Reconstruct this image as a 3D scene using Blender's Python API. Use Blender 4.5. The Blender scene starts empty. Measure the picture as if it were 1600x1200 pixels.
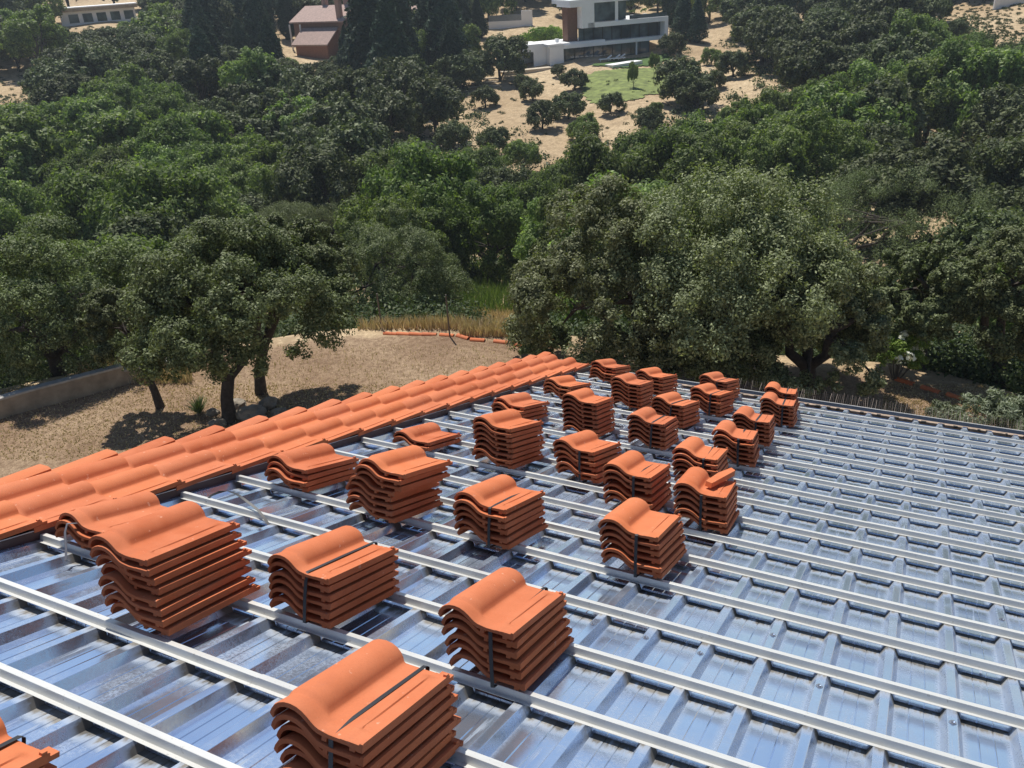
import bpy, math, random
import numpy as np
from mathutils import Vector, Matrix

random.seed(7)
SC = bpy.context.scene
COL = SC.collection
rad = math.radians

# ------------------------------------------------------------------ frame
G = 0.37                       # metres between battens (one course)
TH = rad(18.0)                 # roof pitch
CT, ST = math.cos(TH), math.sin(TH)

def W(u, v, n=0.0):
    """roof coordinates in courses (u along battens, v down the slope, n off the roof) -> world metres"""
    return Vector((u * G, (v * CT + n * ST) * G, (-v * ST + n * CT) * G))

def Wd(x, y, z):
    """a direction / offset in metres in the roof frame -> world"""
    return Vector((x, y * CT + z * ST, -y * ST + z * CT))

ROOFROT = Matrix(((1, 0, 0), (0, CT, ST), (0, -ST, CT))).to_4x4()

# ------------------------------------------------------------------ camera
FPX = 1350.8                   # focal length in pixels of a 1600 px wide picture
RC = np.array([[0.89690495, 0.4349262, 0.08000442], [0.14717314, -0.12296563, -0.98143748], [-0.41701508, 0.89203063, -0.17429794]])
ax = [Wd(*RC[i]) for i in range(3)]          # right, down, forward in world
CAM = W(8.40688174, -6.11230304, 3.71081878)
cd = bpy.data.cameras.new("camera"); cam = bpy.data.objects.new("camera", cd); COL.objects.link(cam)
cd.sensor_width = 36.0; cd.lens = FPX / 1600 * 36.0; cd.clip_start = 0.05; cd.clip_end = 5000
m = Matrix.Identity(4)
for i in range(3):
    m[i][0] = ax[0][i]; m[i][1] = -ax[1][i]; m[i][2] = -ax[2][i]; m[i][3] = CAM[i]
cam.matrix_world = m
SC.camera = cam

# ------------------------------------------------------------------ light
sun_dir = Wd(-0.34, 0.03, 1.0).normalized()          # towards the sun
elev = math.asin(sun_dir.z); azim = math.atan2(sun_dir.x, sun_dir.y)
wd = bpy.data.worlds.new("World"); SC.world = wd; wd.use_nodes = True
nt = wd.node_tree; nt.nodes.clear()
sky = nt.nodes.new('ShaderNodeTexSky'); sky.sky_type = 'NISHITA'; sky.sun_disc = False
sky.sun_elevation = elev; sky.sun_rotation = azim; sky.altitude = 800; sky.air_density = 1.0; sky.dust_density = 0.6
bg = nt.nodes.new('ShaderNodeBackground'); bg.inputs[1].default_value = 0.09
wo = nt.nodes.new('ShaderNodeOutputWorld'); nt.links.new(sky.outputs[0], bg.inputs[0]); nt.links.new(bg.outputs[0], wo.inputs[0])
sl = bpy.data.lights.new("sun", 'SUN'); sl.energy = 5.0; sl.angle = rad(0.53); sl.color = (1.0, 0.955, 0.88)
so = bpy.data.objects.new("sun", sl); COL.objects.link(so)
so.rotation_euler = sun_dir.to_track_quat('Z', 'Y').to_euler(); so.location = (0, 0, 40)
SC.view_settings.view_transform = 'Standard'; SC.view_settings.look = 'None'
SC.view_settings.exposure = 0.0; SC.view_settings.gamma = 1.0
SC.render.engine = 'CYCLES'
cy = SC.cycles
cy.max_bounces = 6; cy.diffuse_bounces = 3; cy.glossy_bounces = 3; cy.transmission_bounces = 4; cy.transparent_max_bounces = 6
cy.use_denoising = True; cy.caustics_reflective = False; cy.caustics_refractive = False; cy.sample_clamp_indirect = 6

# ------------------------------------------------------------------ helpers
def tag(o, label=None, cat=None, group=None, kind=None):
    if label: o['label'] = label
    if cat: o['category'] = cat
    if group: o['group'] = group
    if kind: o['kind'] = kind
    return o

def empty(name, loc=(0, 0, 0), rz=0.0):
    o = bpy.data.objects.new(name, None); COL.objects.link(o); o.location = loc; o.rotation_euler = (0, 0, rz)
    o.empty_display_size = 0.1
    return o

def mesh_obj(name, me, parent=None):
    o = bpy.data.objects.new(name, me); COL.objects.link(o)
    if parent: o.parent = parent
    return o

class MB:
    def __init__(s): s.v = []; s.f = []
    def face(s, pts):
        k = len(s.v); s.v += [tuple(p) for p in pts]; s.f.append(tuple(range(k, k + len(pts))))
    def hexa(s, p):          # 8 points: bottom ring 0-3, top ring 4-7
        k = len(s.v); s.v += [tuple(q) for q in p]
        for f in ((3, 2, 1, 0), (4, 5, 6, 7), (0, 1, 5, 4), (1, 2, 6, 5), (2, 3, 7, 6), (3, 0, 4, 7)): s.f.append(tuple(k + i for i in f))
    def box(s, a, b, T=None):
        x0, y0, z0 = a; x1, y1, z1 = b
        p = [(x0, y0, z0), (x1, y0, z0), (x1, y1, z0), (x0, y1, z0), (x0, y0, z1), (x1, y0, z1), (x1, y1, z1), (x0, y1, z1)]
        if T: p = [T(*q) for q in p]
        s.hexa(p)
    def tube(s, pts, rads, n=8, cap=True):
        rings = []
        up = Vector((0, 0, 1))
        for i, p in enumerate(pts):
            p = Vector(p)
            d = Vector(pts[min(i + 1, len(pts) - 1)]) - Vector(pts[max(i - 1, 0)])
            d = d.normalized() if d.length > 1e-9 else up
            a = d.orthogonal().normalized() if i == 0 else (rings_a - d * rings_a.dot(d)).normalized()
            rings_a = a
            b = d.cross(a); k = len(s.v)
            for j in range(n):
                t = 2 * math.pi * j / n
                s.v.append(tuple(p + (a * math.cos(t) + b * math.sin(t)) * rads[i]))
            rings.append(k)
        for i in range(len(rings) - 1):
            for j in range(n):
                s.f.append((rings[i] + j, rings[i] + (j + 1) % n, rings[i + 1] + (j + 1) % n, rings[i + 1] + j))
        if cap:
            s.f.append(tuple(rings[0] + j for j in reversed(range(n)))); s.f.append(tuple(rings[-1] + j for j in range(n)))
    def mesh(s, name, mat, smooth=None):
        me = bpy.data.meshes.new(name); me.from_pydata(s.v, [], s.f); me.materials.append(mat); me.update()
        if smooth is not None:
            me.polygons.foreach_set('use_smooth', [True] * len(me.polygons)); me.set_sharp_from_angle(angle=rad(smooth))
        return me
    def build(s, name, mat, parent=None, smooth=None):
        return mesh_obj(name, s.mesh(name, mat, smooth), parent)

# ---- node material helper
class N:
    def __init__(s, name):
        s.m = bpy.data.materials.new(name); s.m.use_nodes = True; s.t = s.m.node_tree; s.t.nodes.clear()
        s.out = s.n('ShaderNodeOutputMaterial'); s.p = s.n('ShaderNodeBsdfPrincipled'); s.l(s.p.outputs[0], s.out.inputs[0])
    def n(s, t, **k):
        x = s.t.nodes.new(t)
        for a, b in k.items(): setattr(x, a, b)
        return x
    def l(s, a, b): s.t.links.new(a, b)
    def set(s, **k):
        for a, b in k.items():
            i = s.p.inputs[a.replace('_', ' ')]
            if isinstance(b, (int, float, tuple)): i.default_value = b if not (isinstance(b, tuple) and len(b) == 3) else (*b, 1)
            else: s.l(b, i)
        return s
    def coord(s, which='Object'): return s.n('ShaderNodeTexCoord').outputs[which]
    def pos(s): return s.n('ShaderNodeNewGeometry').outputs['Position']
    def mapping(s, v, scale=(1, 1, 1), rot=(0, 0, 0), loc=(0, 0, 0)):
        x = s.n('ShaderNodeMapping'); s.l(v, x.inputs[0]); x.inputs['Scale'].default_value = scale; x.inputs['Rotation'].default_value = rot; x.inputs['Location'].default_value = loc
        return x.outputs[0]
    def noise(s, v, scale, detail=4, rough=.6, out=0, dist=0.0):
        x = s.n('ShaderNodeTexNoise'); s.l(v, x.inputs['Vector']); x.inputs['Scale'].default_value = scale; x.inputs['Detail'].default_value = detail
        x.inputs['Roughness'].default_value = rough; x.inputs['Distortion'].default_value = dist
        return x.outputs[out]
    def ramp(s, v, stops, interp='LINEAR'):
        x = s.n('ShaderNodeValToRGB'); s.l(v, x.inputs[0]); e = x.color_ramp; e.interpolation = interp
        while len(e.elements) < len(stops): e.elements.new(0.5)
        for i, (p, c) in enumerate(stops):
            e.elements[i].position = p; e.elements[i].color = (*c, 1) if isinstance(c, tuple) else (c, c, c, 1)
        return x.outputs[0]
    def mix(s, f, a, b, mode='MIX'):
        x = s.n('ShaderNodeMix', data_type='RGBA', blend_type=mode)
        for i, v in ((0, f), (6, a), (7, b)):
            if isinstance(v, (int, float)): x.inputs[i].default_value = v if i == 0 else (v, v, v, 1)
            elif isinstance(v, tuple): x.inputs[i].default_value = (*v, 1)
            else: s.l(v, x.inputs[i])
        return x.outputs[2]
    def math(s, op, a, b=None, c=None, clamp=False):
        x = s.n('ShaderNodeMath', operation=op, use_clamp=clamp)
        for i, v in enumerate((a, b, c)):
            if v is None: continue
            if isinstance(v, (int, float)): x.inputs[i].default_value = v
            else: s.l(v, x.inputs[i])
        return x.outputs[0]
    def bump(s, h, strength=.3, dist=.01):
        x = s.n('ShaderNodeBump'); s.l(h, x.inputs['Height']); x.inputs['Strength'].default_value = strength; x.inputs['Distance'].default_value = dist
        s.l(x.outputs[0], s.p.inputs['Normal']); return x
    def rnd(s): return s.n('ShaderNodeObjectInfo').outputs['Random']
    def island(s): return s.n('ShaderNodeNewGeometry').outputs['Random Per Island']

def simple(name, col, rough=.7, metal=0.0, var=0.12, scale=8.0, spec=.5, bump=0.0):
    k = N(name); p = k.pos()
    nz = k.noise(p, scale, 5)
    c = k.mix(k.ramp(nz, [(.3, 0.0), (.7, 1.0)]), tuple(x * (1 - var) for x in col), tuple(min(1, x * (1 + var)) for x in col))
    k.set(Base_Color=c, Roughness=rough, Metallic=metal); k.p.inputs['Specular IOR Level'].default_value = spec
    if bump: k.bump(nz, bump, .01)
    return k.m

# ------------------------------------------------------------------ materials
def mat_tile():
    k = N('terracotta'); o = k.coord('Object'); r = k.rnd()
    off = k.n('ShaderNodeVectorMath', operation='ADD'); k.l(o, off.inputs[0])
    cmb = k.n('ShaderNodeCombineXYZ'); mm = k.math('MULTIPLY', r, 37.0)
    k.l(mm, cmb.inputs[0]); k.l(mm, cmb.inputs[1]); k.l(cmb.outputs[0], off.inputs[1]); v = off.outputs[0]
    base = k.ramp(r, [(0.0, (.47, .115, .040)), (.3, (.56, .148, .050)), (.6, (.63, .178, .062)), (.8, (.57, .165, .066)), (1.0, (.51, .140, .054))])
    big = k.noise(v, 7, 3); c = k.mix(k.ramp(big, [(.3, 0.0), (.75, .5)]), base, (.72, .25, .12))
    fine = k.noise(v, 160, 3, .7)
    c = k.mix(k.ramp(fine, [(.35, .16), (.55, 0.0)]), c, (.40, .11, .045))
    sp = k.noise(v, 42, 2, .5)
    c = k.mix(k.ramp(sp, [(.70, 0.0), (.745, .55)]), c, (.75, .42, .29))
    st = k.noise(k.mapping(v, (3, 1, 3)), 9, 5, .7)
    c = k.mix(k.ramp(st, [(.55, 0.0), (.8, .35)]), c, (.42, .14, .075))
    k.set(Base_Color=c, Roughness=.78); k.p.inputs['Specular IOR Level'].default_value = .35
    k.bump(fine, .12, .002)
    return k.m

def mat_sheet():
    """glossy galvanised tile-effect sheet with dust, run marks and dirt lying against each step"""
    k = N('profiled_sheet'); o = k.coord('Object')          # object space: x along battens, y down the slope (m)
    sep = k.n('ShaderNodeSeparateXYZ'); k.l(o, sep.inputs[0]); x, y = sep.outputs[0], sep.outputs[1]
    fr = k.math('FRACT', k.math('ADD', k.math('DIVIDE', y, G), 0.03 + 20))       # 0 just past a step .. 1 at the next step
    n1 = k.noise(k.mapping(o, (1, 1, 1)), 2.2, 4, .6)
    streak = k.noise(k.mapping(o, (26, 1.6, 1)), 1.0, 5, .65)
    fine = k.noise(o, 90, 4, .7)
    patch = k.ramp(n1, [(.47, 0.0), (.66, 1.0)])
    drt = k.math('MULTIPLY', k.ramp(fr, [(.76, 0.0), (.90, .75), (.97, 1.0), (.994, 1.0), (.996, 0.0)]), k.ramp(k.noise(k.mapping(o, (30, 8, 1)), 1.0, 4, .7), [(.3, .25), (.6, 1.0)]))
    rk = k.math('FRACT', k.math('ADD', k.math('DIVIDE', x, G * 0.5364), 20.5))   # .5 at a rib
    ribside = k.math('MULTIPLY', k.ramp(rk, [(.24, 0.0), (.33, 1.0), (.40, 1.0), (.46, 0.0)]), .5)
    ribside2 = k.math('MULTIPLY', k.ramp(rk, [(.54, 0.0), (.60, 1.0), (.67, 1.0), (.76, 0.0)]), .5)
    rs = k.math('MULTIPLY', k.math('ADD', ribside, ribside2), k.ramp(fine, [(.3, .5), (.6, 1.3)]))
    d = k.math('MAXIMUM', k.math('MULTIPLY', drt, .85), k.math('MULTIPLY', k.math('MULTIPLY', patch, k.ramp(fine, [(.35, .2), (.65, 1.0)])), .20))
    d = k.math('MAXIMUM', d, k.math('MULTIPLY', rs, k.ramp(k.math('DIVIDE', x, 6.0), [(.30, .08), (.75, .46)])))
    d = k.math('MAXIMUM', d, k.math('MULTIPLY', k.ramp(streak, [(.60, 0.0), (.72, .9)]), .32))
    d = k.math('ADD', d, .03, clamp=True)
    dc = k.mix(k.ramp(k.noise(o, 5, 3), [(.35, 0.0), (.65, 1.0)]), (.10, .095, .088), (.27, .255, .23))
    base = k.mix(k.ramp(k.noise(o, 3.1, 3), [(.3, 0.0), (.7, 1.0)]), (.56, .70, .94), (.68, .81, 1.0))
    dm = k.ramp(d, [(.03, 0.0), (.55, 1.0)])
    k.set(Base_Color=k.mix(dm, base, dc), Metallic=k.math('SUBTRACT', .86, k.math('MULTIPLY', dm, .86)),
          Roughness=k.math('ADD', k.math('ADD', .12, k.math('MULTIPLY', k.ramp(fine, [(.3, 0.0), (.7, 1.0)]), .07)), k.math('MULTIPLY', dm, .62)))
    k.p.inputs['Specular IOR Level'].default_value = .3
    k.bump(k.noise(k.mapping(o, (6, 2.5, 1)), 1.0, 3, .5), .07, .004)
    return k.m

def mat_batten():
    k = N('batten_metal'); p = k.pos(); nz = k.noise(k.mapping(p, (3, 20, 20)), 1.0, 5, .7)
    c = k.mix(k.ramp(nz, [(.35, 0.0), (.7, 1.0)]), (.70, .70, .67), (.83, .83, .79))
    c = k.mix(k.ramp(k.noise(p, 60, 3), [(.66, 0.0), (.75, .6)]), c, (.30, .27, .22))
    k.set(Base_Color=c, Roughness=.4, Metallic=.4); k.bump(k.noise(p, 25, 3), .1, .002)
    return k.m

def leaf_mat(name, dark, mid, light, trans=.22, rough=.5, spec=.4):
    k = N(name); isl = k.island(); r = k.rnd()
    c = k.ramp(isl, [(0.0, dark), (.5, mid), (.9, light), (1.0, tuple(min(1, x * 1.35) for x in light))])
    hv = k.n('ShaderNodeHueSaturation'); k.l(c, hv.inputs['Color'])
    k.l(k.math('ADD', .487, k.math('MULTIPLY', r, .026)), hv.inputs['Hue']); k.l(k.math('ADD', .78, k.math('MULTIPLY', r, .46)), hv.inputs['Value'])
    k.set(Base_Color=hv.outputs[0], Roughness=rough); k.p.inputs['Specular IOR Level'].default_value = spec
    tr = k.n('ShaderNodeBsdfTranslucent'); k.l(k.mix(1.0, hv.outputs[0], (1.1, 1.25, .5), 'MULTIPLY'), tr.inputs[0])
    mx = k.n('ShaderNodeMixShader'); mx.inputs[0].default_value = trans; k.l(k.p.outputs[0], mx.inputs[1]); k.l(tr.outputs[0], mx.inputs[2]); k.l(mx.outputs[0], k.out.inputs[0])
    return k.m

def mat_ground():
    """mown dry grass and leaf litter in the yard, taller straw-coloured grass on the slopes"""
    k = N('dry_ground'); p = k.pos()
    def layer(stops, s1, s2, dark):
        a = k.noise(p, s1, 5, .6); b = k.noise(p, s2, 6, .75); c3 = k.noise(p, s2 * 4.5, 4, .8)
        c = k.ramp(a, stops)
        c = k.mix(k.ramp(b, [(.40, .60), (.56, 0.0)]), c, dark)
        c = k.mix(k.ramp(c3, [(.42, .55), (.56, 0.0)]), c, tuple(x * 1.25 for x in dark))
        return k.mix(k.ramp(c3, [(.58, 0.0), (.72, .55)]), c, tuple(min(1, x * 1.25) for x in stops[-1][1])), c3
    A, n1 = layer([(.30, (.27, .18, .12)), (.48, (.41, .285, .185)), (.66, (.52, .38, .25))], .45, 7.0, (.14, .085, .05))
    B, n2 = layer([(.30, (.44, .32, .19)), (.52, (.60, .46, .29)), (.72, (.72, .58, .38))], .07, 1.1, (.25, .18, .11))
    at = k.n('ShaderNodeAttribute', attribute_name='wild').outputs['Fac']
    f = k.ramp(k.math('ADD', at, k.math('MULTIPLY', k.math('SUBTRACT', k.noise(p, 1.5, 4), .5), 1.2)), [(.35, 0.0), (.65, 1.0)])
    k.set(Base_Color=k.mix(f, A, B), Roughness=.95); k.p.inputs['Specular IOR Level'].default_value = .15
    k.bump(k.mix(f, n1, n2), .7, .06)
    return k.m

M = {}
M['tile'] = mat_tile(); M['sheet'] = mat_sheet(); M['batten'] = mat_batten()
M['strap'] = simple('black_strap', (.025, .026, .03), .45)
M['grey_strap'] = simple('worn_strap', (.20, .20, .22), .4)
M['flash'] = simple('verge_flashing_paint', (.085, .045, .04), .5, 0, .2, 12)
M['edge'] = simple('bright_edge', (.62, .60, .58), .4, .3)
M['gutter'] = simple('gutter_zinc', (.36, .40, .46), .35, .7, .12, 5)
M['dirt'] = simple('eave_dirt', (.36, .27, .20), .9, 0, .5, 18, bump=.5)
M['dark'] = simple('shade_and_frame_black', (.02, .018, .016), .9)  # near-black: painted shade of the eave gaps, also boards and window bars
M['screw'] = simple('screw_steel', (.55, .55, .58), .3, .9)
M['spike'] = simple('spike_steel', (.20, .16, .14), .5, .2)
M['plaster'] = simple('white_plaster', (.72, .70, .66), .85, 0, .05, 2)
M['hwhite'] = simple('house_white', (.90, .90, .90), .6, 0, .04, .6)
M['concrete'] = simple('concrete_wall', (.33, .27, .20), .9, 0, .28, 3, bump=.4)
M['coping'] = simple('wall_coping', (.42, .40, .36), .85, 0, .25, 6, bump=.3)
M['bark'] = simple('oak_bark', (.060, .048, .040), .95, 0, .4, 14, bump=.9)
M['bark2'] = simple('grey_bark', (.10, .085, .07), .95, 0, .4, 8, bump=.6)
M['rock'] = simple('garden_rock', (.27, .23, .18), .9, 0, .35, 6, bump=.7)
M['brown'] = simple('wood_cladding', (.16, .075, .045), .6, 0, .25, 5)
M['pinkwall'] = simple('rendered_wall', (.25, .15, .12), .85, 0, .12, 2)
M['brick'] = simple('brick_wall', (.28, .135, .09), .85, 0, .2, 6)
M['pinkroof'] = simple('faded_roof_tiles', (.42, .30, .26), .85, 0, .2, 3)
M['chim'] = simple('chimney_render', (.45, .28, .22), .85)
M['post'] = simple('post_steel', (.16, .14, .12), .6, .4)
M['paving'] = simple('stone_paving', (.55, .47, .36), .8, 0, .15, 2)
M['white_thing'] = simple('white_fabric', (.8, .8, .8), .6)
M['poolblue'] = simple('parasol_cloth', (.25, .50, .55), .5)
kg = N('house_glass'); kg.set(Base_Color=(.05, .07, .08), Roughness=.06, Metallic=0.0); kg.p.inputs['Specular IOR Level'].default_value = .9
kg.set(Base_Color=kg.mix(kg.ramp(kg.noise(kg.pos(), .35, 3), [(.4, 0.0), (.6, 1.0)]), (.035, .05, .06), (.12, .16, .18))); M['glass'] = kg.m
M['ground'] = mat_ground()
M['lawn'] = simple('lawn_grass', (.17, .21, .055), .9, 0, .5, 1.1, bump=.8)
M['lawn2'] = simple('mown_grass', (.06, .12, .02), .9, 0, .2, .6)
M['oakN'] = leaf_mat('holm_oak_leaf', (.060, .078, .030), (.135, .165, .066), (.245, .285, .138), .25, .58, .26)
M['oakL'] = leaf_mat('pale_oak_leaf', (.085, .100, .045), (.185, .205, .098), (.32, .345, .19), .27, .58, .28)
M['oakF'] = leaf_mat('dark_oak_leaf', (.046, .062, .026), (.092, .116, .046), (.165, .190, .085), .22, .6, .25)
M['ash'] = leaf_mat('ash_leaf', (.082, .124, .034), (.160, .218, .062), (.27, .335, .115), .4, .55, .3)
M['ashD'] = leaf_mat('deep_green_leaf', (.060, .092, .026), (.118, .165, .046), (.20, .255, .082), .38, .6, .25)
M['conif'] = leaf_mat('conifer_needles', (.018, .036, .022), (.034, .062, .036), (.062, .10, .055), .1, .7, .2)
M['olive'] = leaf_mat('olive_leaf', (.11, .14, .08), (.19, .23, .14), (.30, .34, .23), .2, .5, .4)
M['young'] = leaf_mat('young_leaf', (.12, .22, .03), (.20, .32, .06), (.30, .42, .10), .3, .5, .3)
M['straw'] = leaf_mat('straw_blades', (.38, .28, .17), (.54, .42, .27), (.68, .55, .38), .2, .7, .2)
M['reed'] = leaf_mat('reed_blades', (.06, .12, .03), (.11, .20, .05), (.20, .30, .09), .3, .5, .3)
M['flower'] = leaf_mat('white_flower', (.6, .6, .5), (.75, .75, .65), (.85, .85, .8), .2, .5, .3)
M['under'] = leaf_mat('undergrowth_leaf', (.03, .05, .02), (.06, .09, .03), (.11, .13, .06), .2, .6, .25)

# ------------------------------------------------------------------ terrain
fh = Vector((ax[2].x, ax[2].y)).normalized(); rh = Vector((fh.y, -fh.x))
YZ = -9.0                                    # yard level below the camera
_edge_px = [(-400, 700), (0, 622), (300, 560), (600, 519), (700, 520), (815, 532), (1000, 556), (1200, 575), (1400, 590), (1500, 612), (1600, 648), (1900, 760)]
def pray(px, py):
    d = ax[0] * ((px - 800) / FPX) + ax[1] * ((py - 600) / FPX) + ax[2]
    return d.normalized()
def on_z(px, py, zrel):
    d = pray(px, py); return CAM + d * (zrel / d.z)
def polar(p):
    q = Vector((p[0] - CAM.x, p[1] - CAM.y)); f = q.dot(fh); s = q.dot(rh); return math.hypot(f, s), math.degrees(math.atan2(s, f))
_ed = sorted((polar(on_z(x, y, YZ))[1], polar(on_z(x, y, YZ))[0]) for x, y in _edge_px)
EA = np.array([-180, -90] + [a for a, _ in _ed] + [90, 180.]); ER = np.array([30, 22] + [r for _, r in _ed] + [16, 30.])
PR = np.array([0, 20, 30, 45, 60, 75, 90, 105, 120, 140, 160, 200, 300, 600, 2500.])
PZ = np.array([-10, -10.6, -12.6, -16.6, -19.6, -20.2, -19.4, -17.9, -16.4, -14.7, -12.5, -7.5, -1.0, 10, 30.])
def H(x, y):
    """terrain height (numpy arrays or floats)"""
    x = np.asarray(x, float); y = np.asarray(y, float)
    dx = x - CAM.x; dy = y - CAM.y
    f = dx * fh.x + dy * fh.y; s = dx * rh.x + dy * rh.y
    r = np.hypot(f, s); a = np.degrees(np.arctan2(s, f))
    re = np.interp(a, EA, ER)
    bump = .5 * np.sin(x * .11 + 1.3) * np.cos(y * .09 + .4) + .25 * np.sin(x * .31 + y * .23)
    z = np.interp(r, PR, PZ) + bump * np.clip((r - 25) / 30, 0, 1)
    # the right flank climbs a little nearer
    z = z + 2.2 * np.clip((a - 12) / 18, 0, 1) * np.clip((r - 60) / 60, 0, 1)
    t = np.clip((r - re - .35) / 4.0, 0, 1); t = t * t * (3 - 2 * t)
    z = np.minimum(z, YZ) * t + (YZ + .04 * np.sin(x * 1.3) * np.cos(y * 1.1)) * (1 - t) if np.ndim(z) == 0 else np.where(r < 70, np.minimum(z, YZ) * t + (YZ + .04 * np.sin(x * 1.3) * np.cos(y * 1.1)) * (1 - t), z)
    return z + CAM.z
def HH(x, y): return float(H(np.array([x]), np.array([y]))[0])
def hit(px, py, rmin=8.0):
    d = pray(px, py); t = rmin; prev = t
    while t < 900:
        p = CAM + d * t
        if p.z < HH(p.x, p.y):
            lo, hi = prev, t
            for _ in range(14):
                mdl = (lo + hi) / 2; q = CAM + d * mdl
                if q.z < HH(q.x, q.y): hi = mdl
                else: lo = mdl
            q = CAM + d * hi; return Vector((q.x, q.y, HH(q.x, q.y)))
        prev = t; t *= 1.02
    return None
def hits(px, py, rmin=8.0):
    """many rays at once"""
    D = np.array([ax[0]] * 1)[0] * ((px - 800) / FPX)[:, None] + np.array(ax[1]) * ((py - 600) / FPX)[:, None] + np.array(ax[2])
    D /= np.linalg.norm(D, axis=1)[:, None]; C0 = np.array(CAM); t = np.full(len(px), rmin); lo = t.copy(); done = np.zeros(len(px), bool); hi = np.full(len(px), 900.0)
    for _ in range(240):
        p = C0 + D * t[:, None]; under = (p[:, 2] < H(p[:, 0], p[:, 1])) & ~done
        hi[under] = t[under]; done |= under; lo = np.where(done, lo, t); t = np.where(done, t, t * 1.02)
        if done.all(): break
    for _ in range(12):
        md = (lo + hi) / 2; p = C0 + D * md[:, None]; u_ = p[:, 2] < H(p[:, 0], p[:, 1]); hi = np.where(u_, md, hi); lo = np.where(u_, lo, md)
    p = C0 + D * hi[:, None]; p[:, 2] = H(p[:, 0], p[:, 1]); return p[done]
def proj(p):
    q = Vector(p) - CAM; z = q.dot(ax[2])
    if z < .1: return None
    return 800 + FPX * q.dot(ax[0]) / z, 600 + FPX * q.dot(ax[1]) / z, z

# terrain sheets: the yard near the house, the hillsides beyond (one polar sheet)
rr = np.concatenate([[0.01], np.geomspace(3, 12, 10), np.linspace(13, 60, 95), np.geomspace(61, 260, 90), np.geomspace(270, 2500, 26)])
aa = np.radians(np.concatenate([np.linspace(-180, -42, 24)[:-1], np.linspace(-42, 42, 170), np.linspace(42, 180, 24)[1:-1]]))
RR, AA = np.meshgrid(rr, aa, indexing='ij')
XX = CAM.x + RR * (np.cos(AA) * fh.x + np.sin(AA) * rh.x); YY = CAM.y + RR * (np.cos(AA) * fh.y + np.sin(AA) * rh.y)
ZZ = H(XX.ravel(), YY.ravel()).reshape(XX.shape)
na = len(aa); V = np.stack([XX.ravel(), YY.ravel(), ZZ.ravel()], 1)
idx = []
for i in range(len(rr) - 1):
    for j in range(na):
        j2 = (j + 1) % na; idx.append((i * na + j, i * na + j2, (i + 1) * na + j2, (i + 1) * na + j))
me = bpy.data.meshes.new('hillside'); me.from_pydata([tuple(q) for q in V], [], idx); me.materials.append(M['ground'])
re_a = np.interp(np.degrees(np.arctan2(np.sin(AA), np.cos(AA))), EA, ER)
at = me.attributes.new('wild', 'FLOAT', 'POINT'); at.data.foreach_set('value', np.clip((RR - re_a + 1.0) / 2.0, 0, 1).ravel().astype(np.float32))
me.polygons.foreach_set('use_smooth', [True] * len(me.polygons)); me.update()
tag(mesh_obj('ground', me), kind='structure')

def drape(name, poly_px, mat, lift=.06, step=1.0):
    """a sheet lying on the terrain inside an outline"""
    P = [hit(*q) for q in poly_px]; P = [p for p in P if p]
    xs = [p.x for p in P]; ys = [p.y for p in P]
    def inside(x, y):
        c = False
        for i in range(len(P)):
            a, b = P[i], P[i - 1]
            if (a.y > y) != (b.y > y) and x < (b.x - a.x) * (y - a.y) / (b.y - a.y) + a.x: c = not c
        return c
    mb = MB(); x0, y0 = min(xs), min(ys); nx = int((max(xs) - x0) / step) + 1; ny = int((max(ys) - y0) / step) + 1
    for i in range(nx):
        for j in range(ny):
            x = x0 + i * step; y = y0 + j * step
            wb = .5 * math.sin(x * 1.7 + y) + .35 * math.sin(y * 2.9 - x)
            if inside(x + step / 2 + wb, y + step / 2 + wb * .7):
                mb.face([(x, y, HH(x, y) + lift), (x + step, y, HH(x + step, y) + lift), (x + step, y + step, HH(x + step, y + step) + lift), (x, y + step, HH(x, y + step) + lift)])
    return mb.build(name, mat)
tag(drape('lawn', [(905, 122), (935, 112), (1000, 108), (1062, 98), (1068, 112), (1050, 140), (1000, 155), (960, 163), (915, 158)], M['lawn'], .10, .4), kind='structure')
tag(drape('lawn_terrace', [(925, 103), (975, 93), (1042, 84), (1052, 92), (1010, 103), (960, 108)], M['lawn2'], .16, .4), kind='structure')

# ------------------------------------------------------------------ the house and its roof
UMAX, VMIN, VMAX = 17.0, -8.6, 17.35
house = empty('house'); tag(house, 'near house with its bare ribbed metal roof, rows of battens and gutter', 'house')
RIBP, RIB0 = 0.5364, 0.0
def sheet():
    us = []
    j0 = int((0.02 - RIB0) / RIBP) - 1
    prof = []                         # (u, height) of one rib period
    for j in range(j0, int((UMAX - RIB0) / RIBP) + 1):
        c = RIB0 + j * RIBP
        prof += [(c - .086, 0), (c - .041, .088), (c - .037, .090), (c + .037, .090), (c + .041, .088), (c + .086, 0)]
        for g in (.086 + (RIBP - .172) / 3, .086 + (RIBP - .172) * 2 / 3): prof += [(c + g - .007, 0), (c + g, -.006), (c + g + .007, 0)]
    prof = [(u, h) for u, h in prof if -.25 < u < UMAX]
    st = []
    k = math.floor(VMIN)
    while k < VMAX:
        st += [(k - .036, 0.0), (k - .030, .022), (k + .45, .012)]; k += 1
    st = [(v, h) for v, h in st if VMIN < v < VMAX]
    nu = len(prof); vs = []; fs = []
    for v, hv in st:
        for u, h in prof: vs.append((u * G, v * G, (-.16 + h + hv) * G))
    for i in range(len(st) - 1):
        for j in range(nu - 1):
            a = i * nu + j; fs.append((a, a + 1, a + nu + 1, a + nu))
    me = bpy.data.meshes.new('metal_sheet'); me.from_pydata(vs, [], fs); me.materials.append(M['sheet']); me.update()
    o = mesh_obj('metal_sheet', me, house); o.matrix_local = ROOFROT
    return o
sheet()

def rbox(mb, u0, u1, v0, v1, n0, n1):
    mb.box((u0, v0, n0), (u1, v1, n1), T=lambda u, v, n: W(u, v, n))

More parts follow.
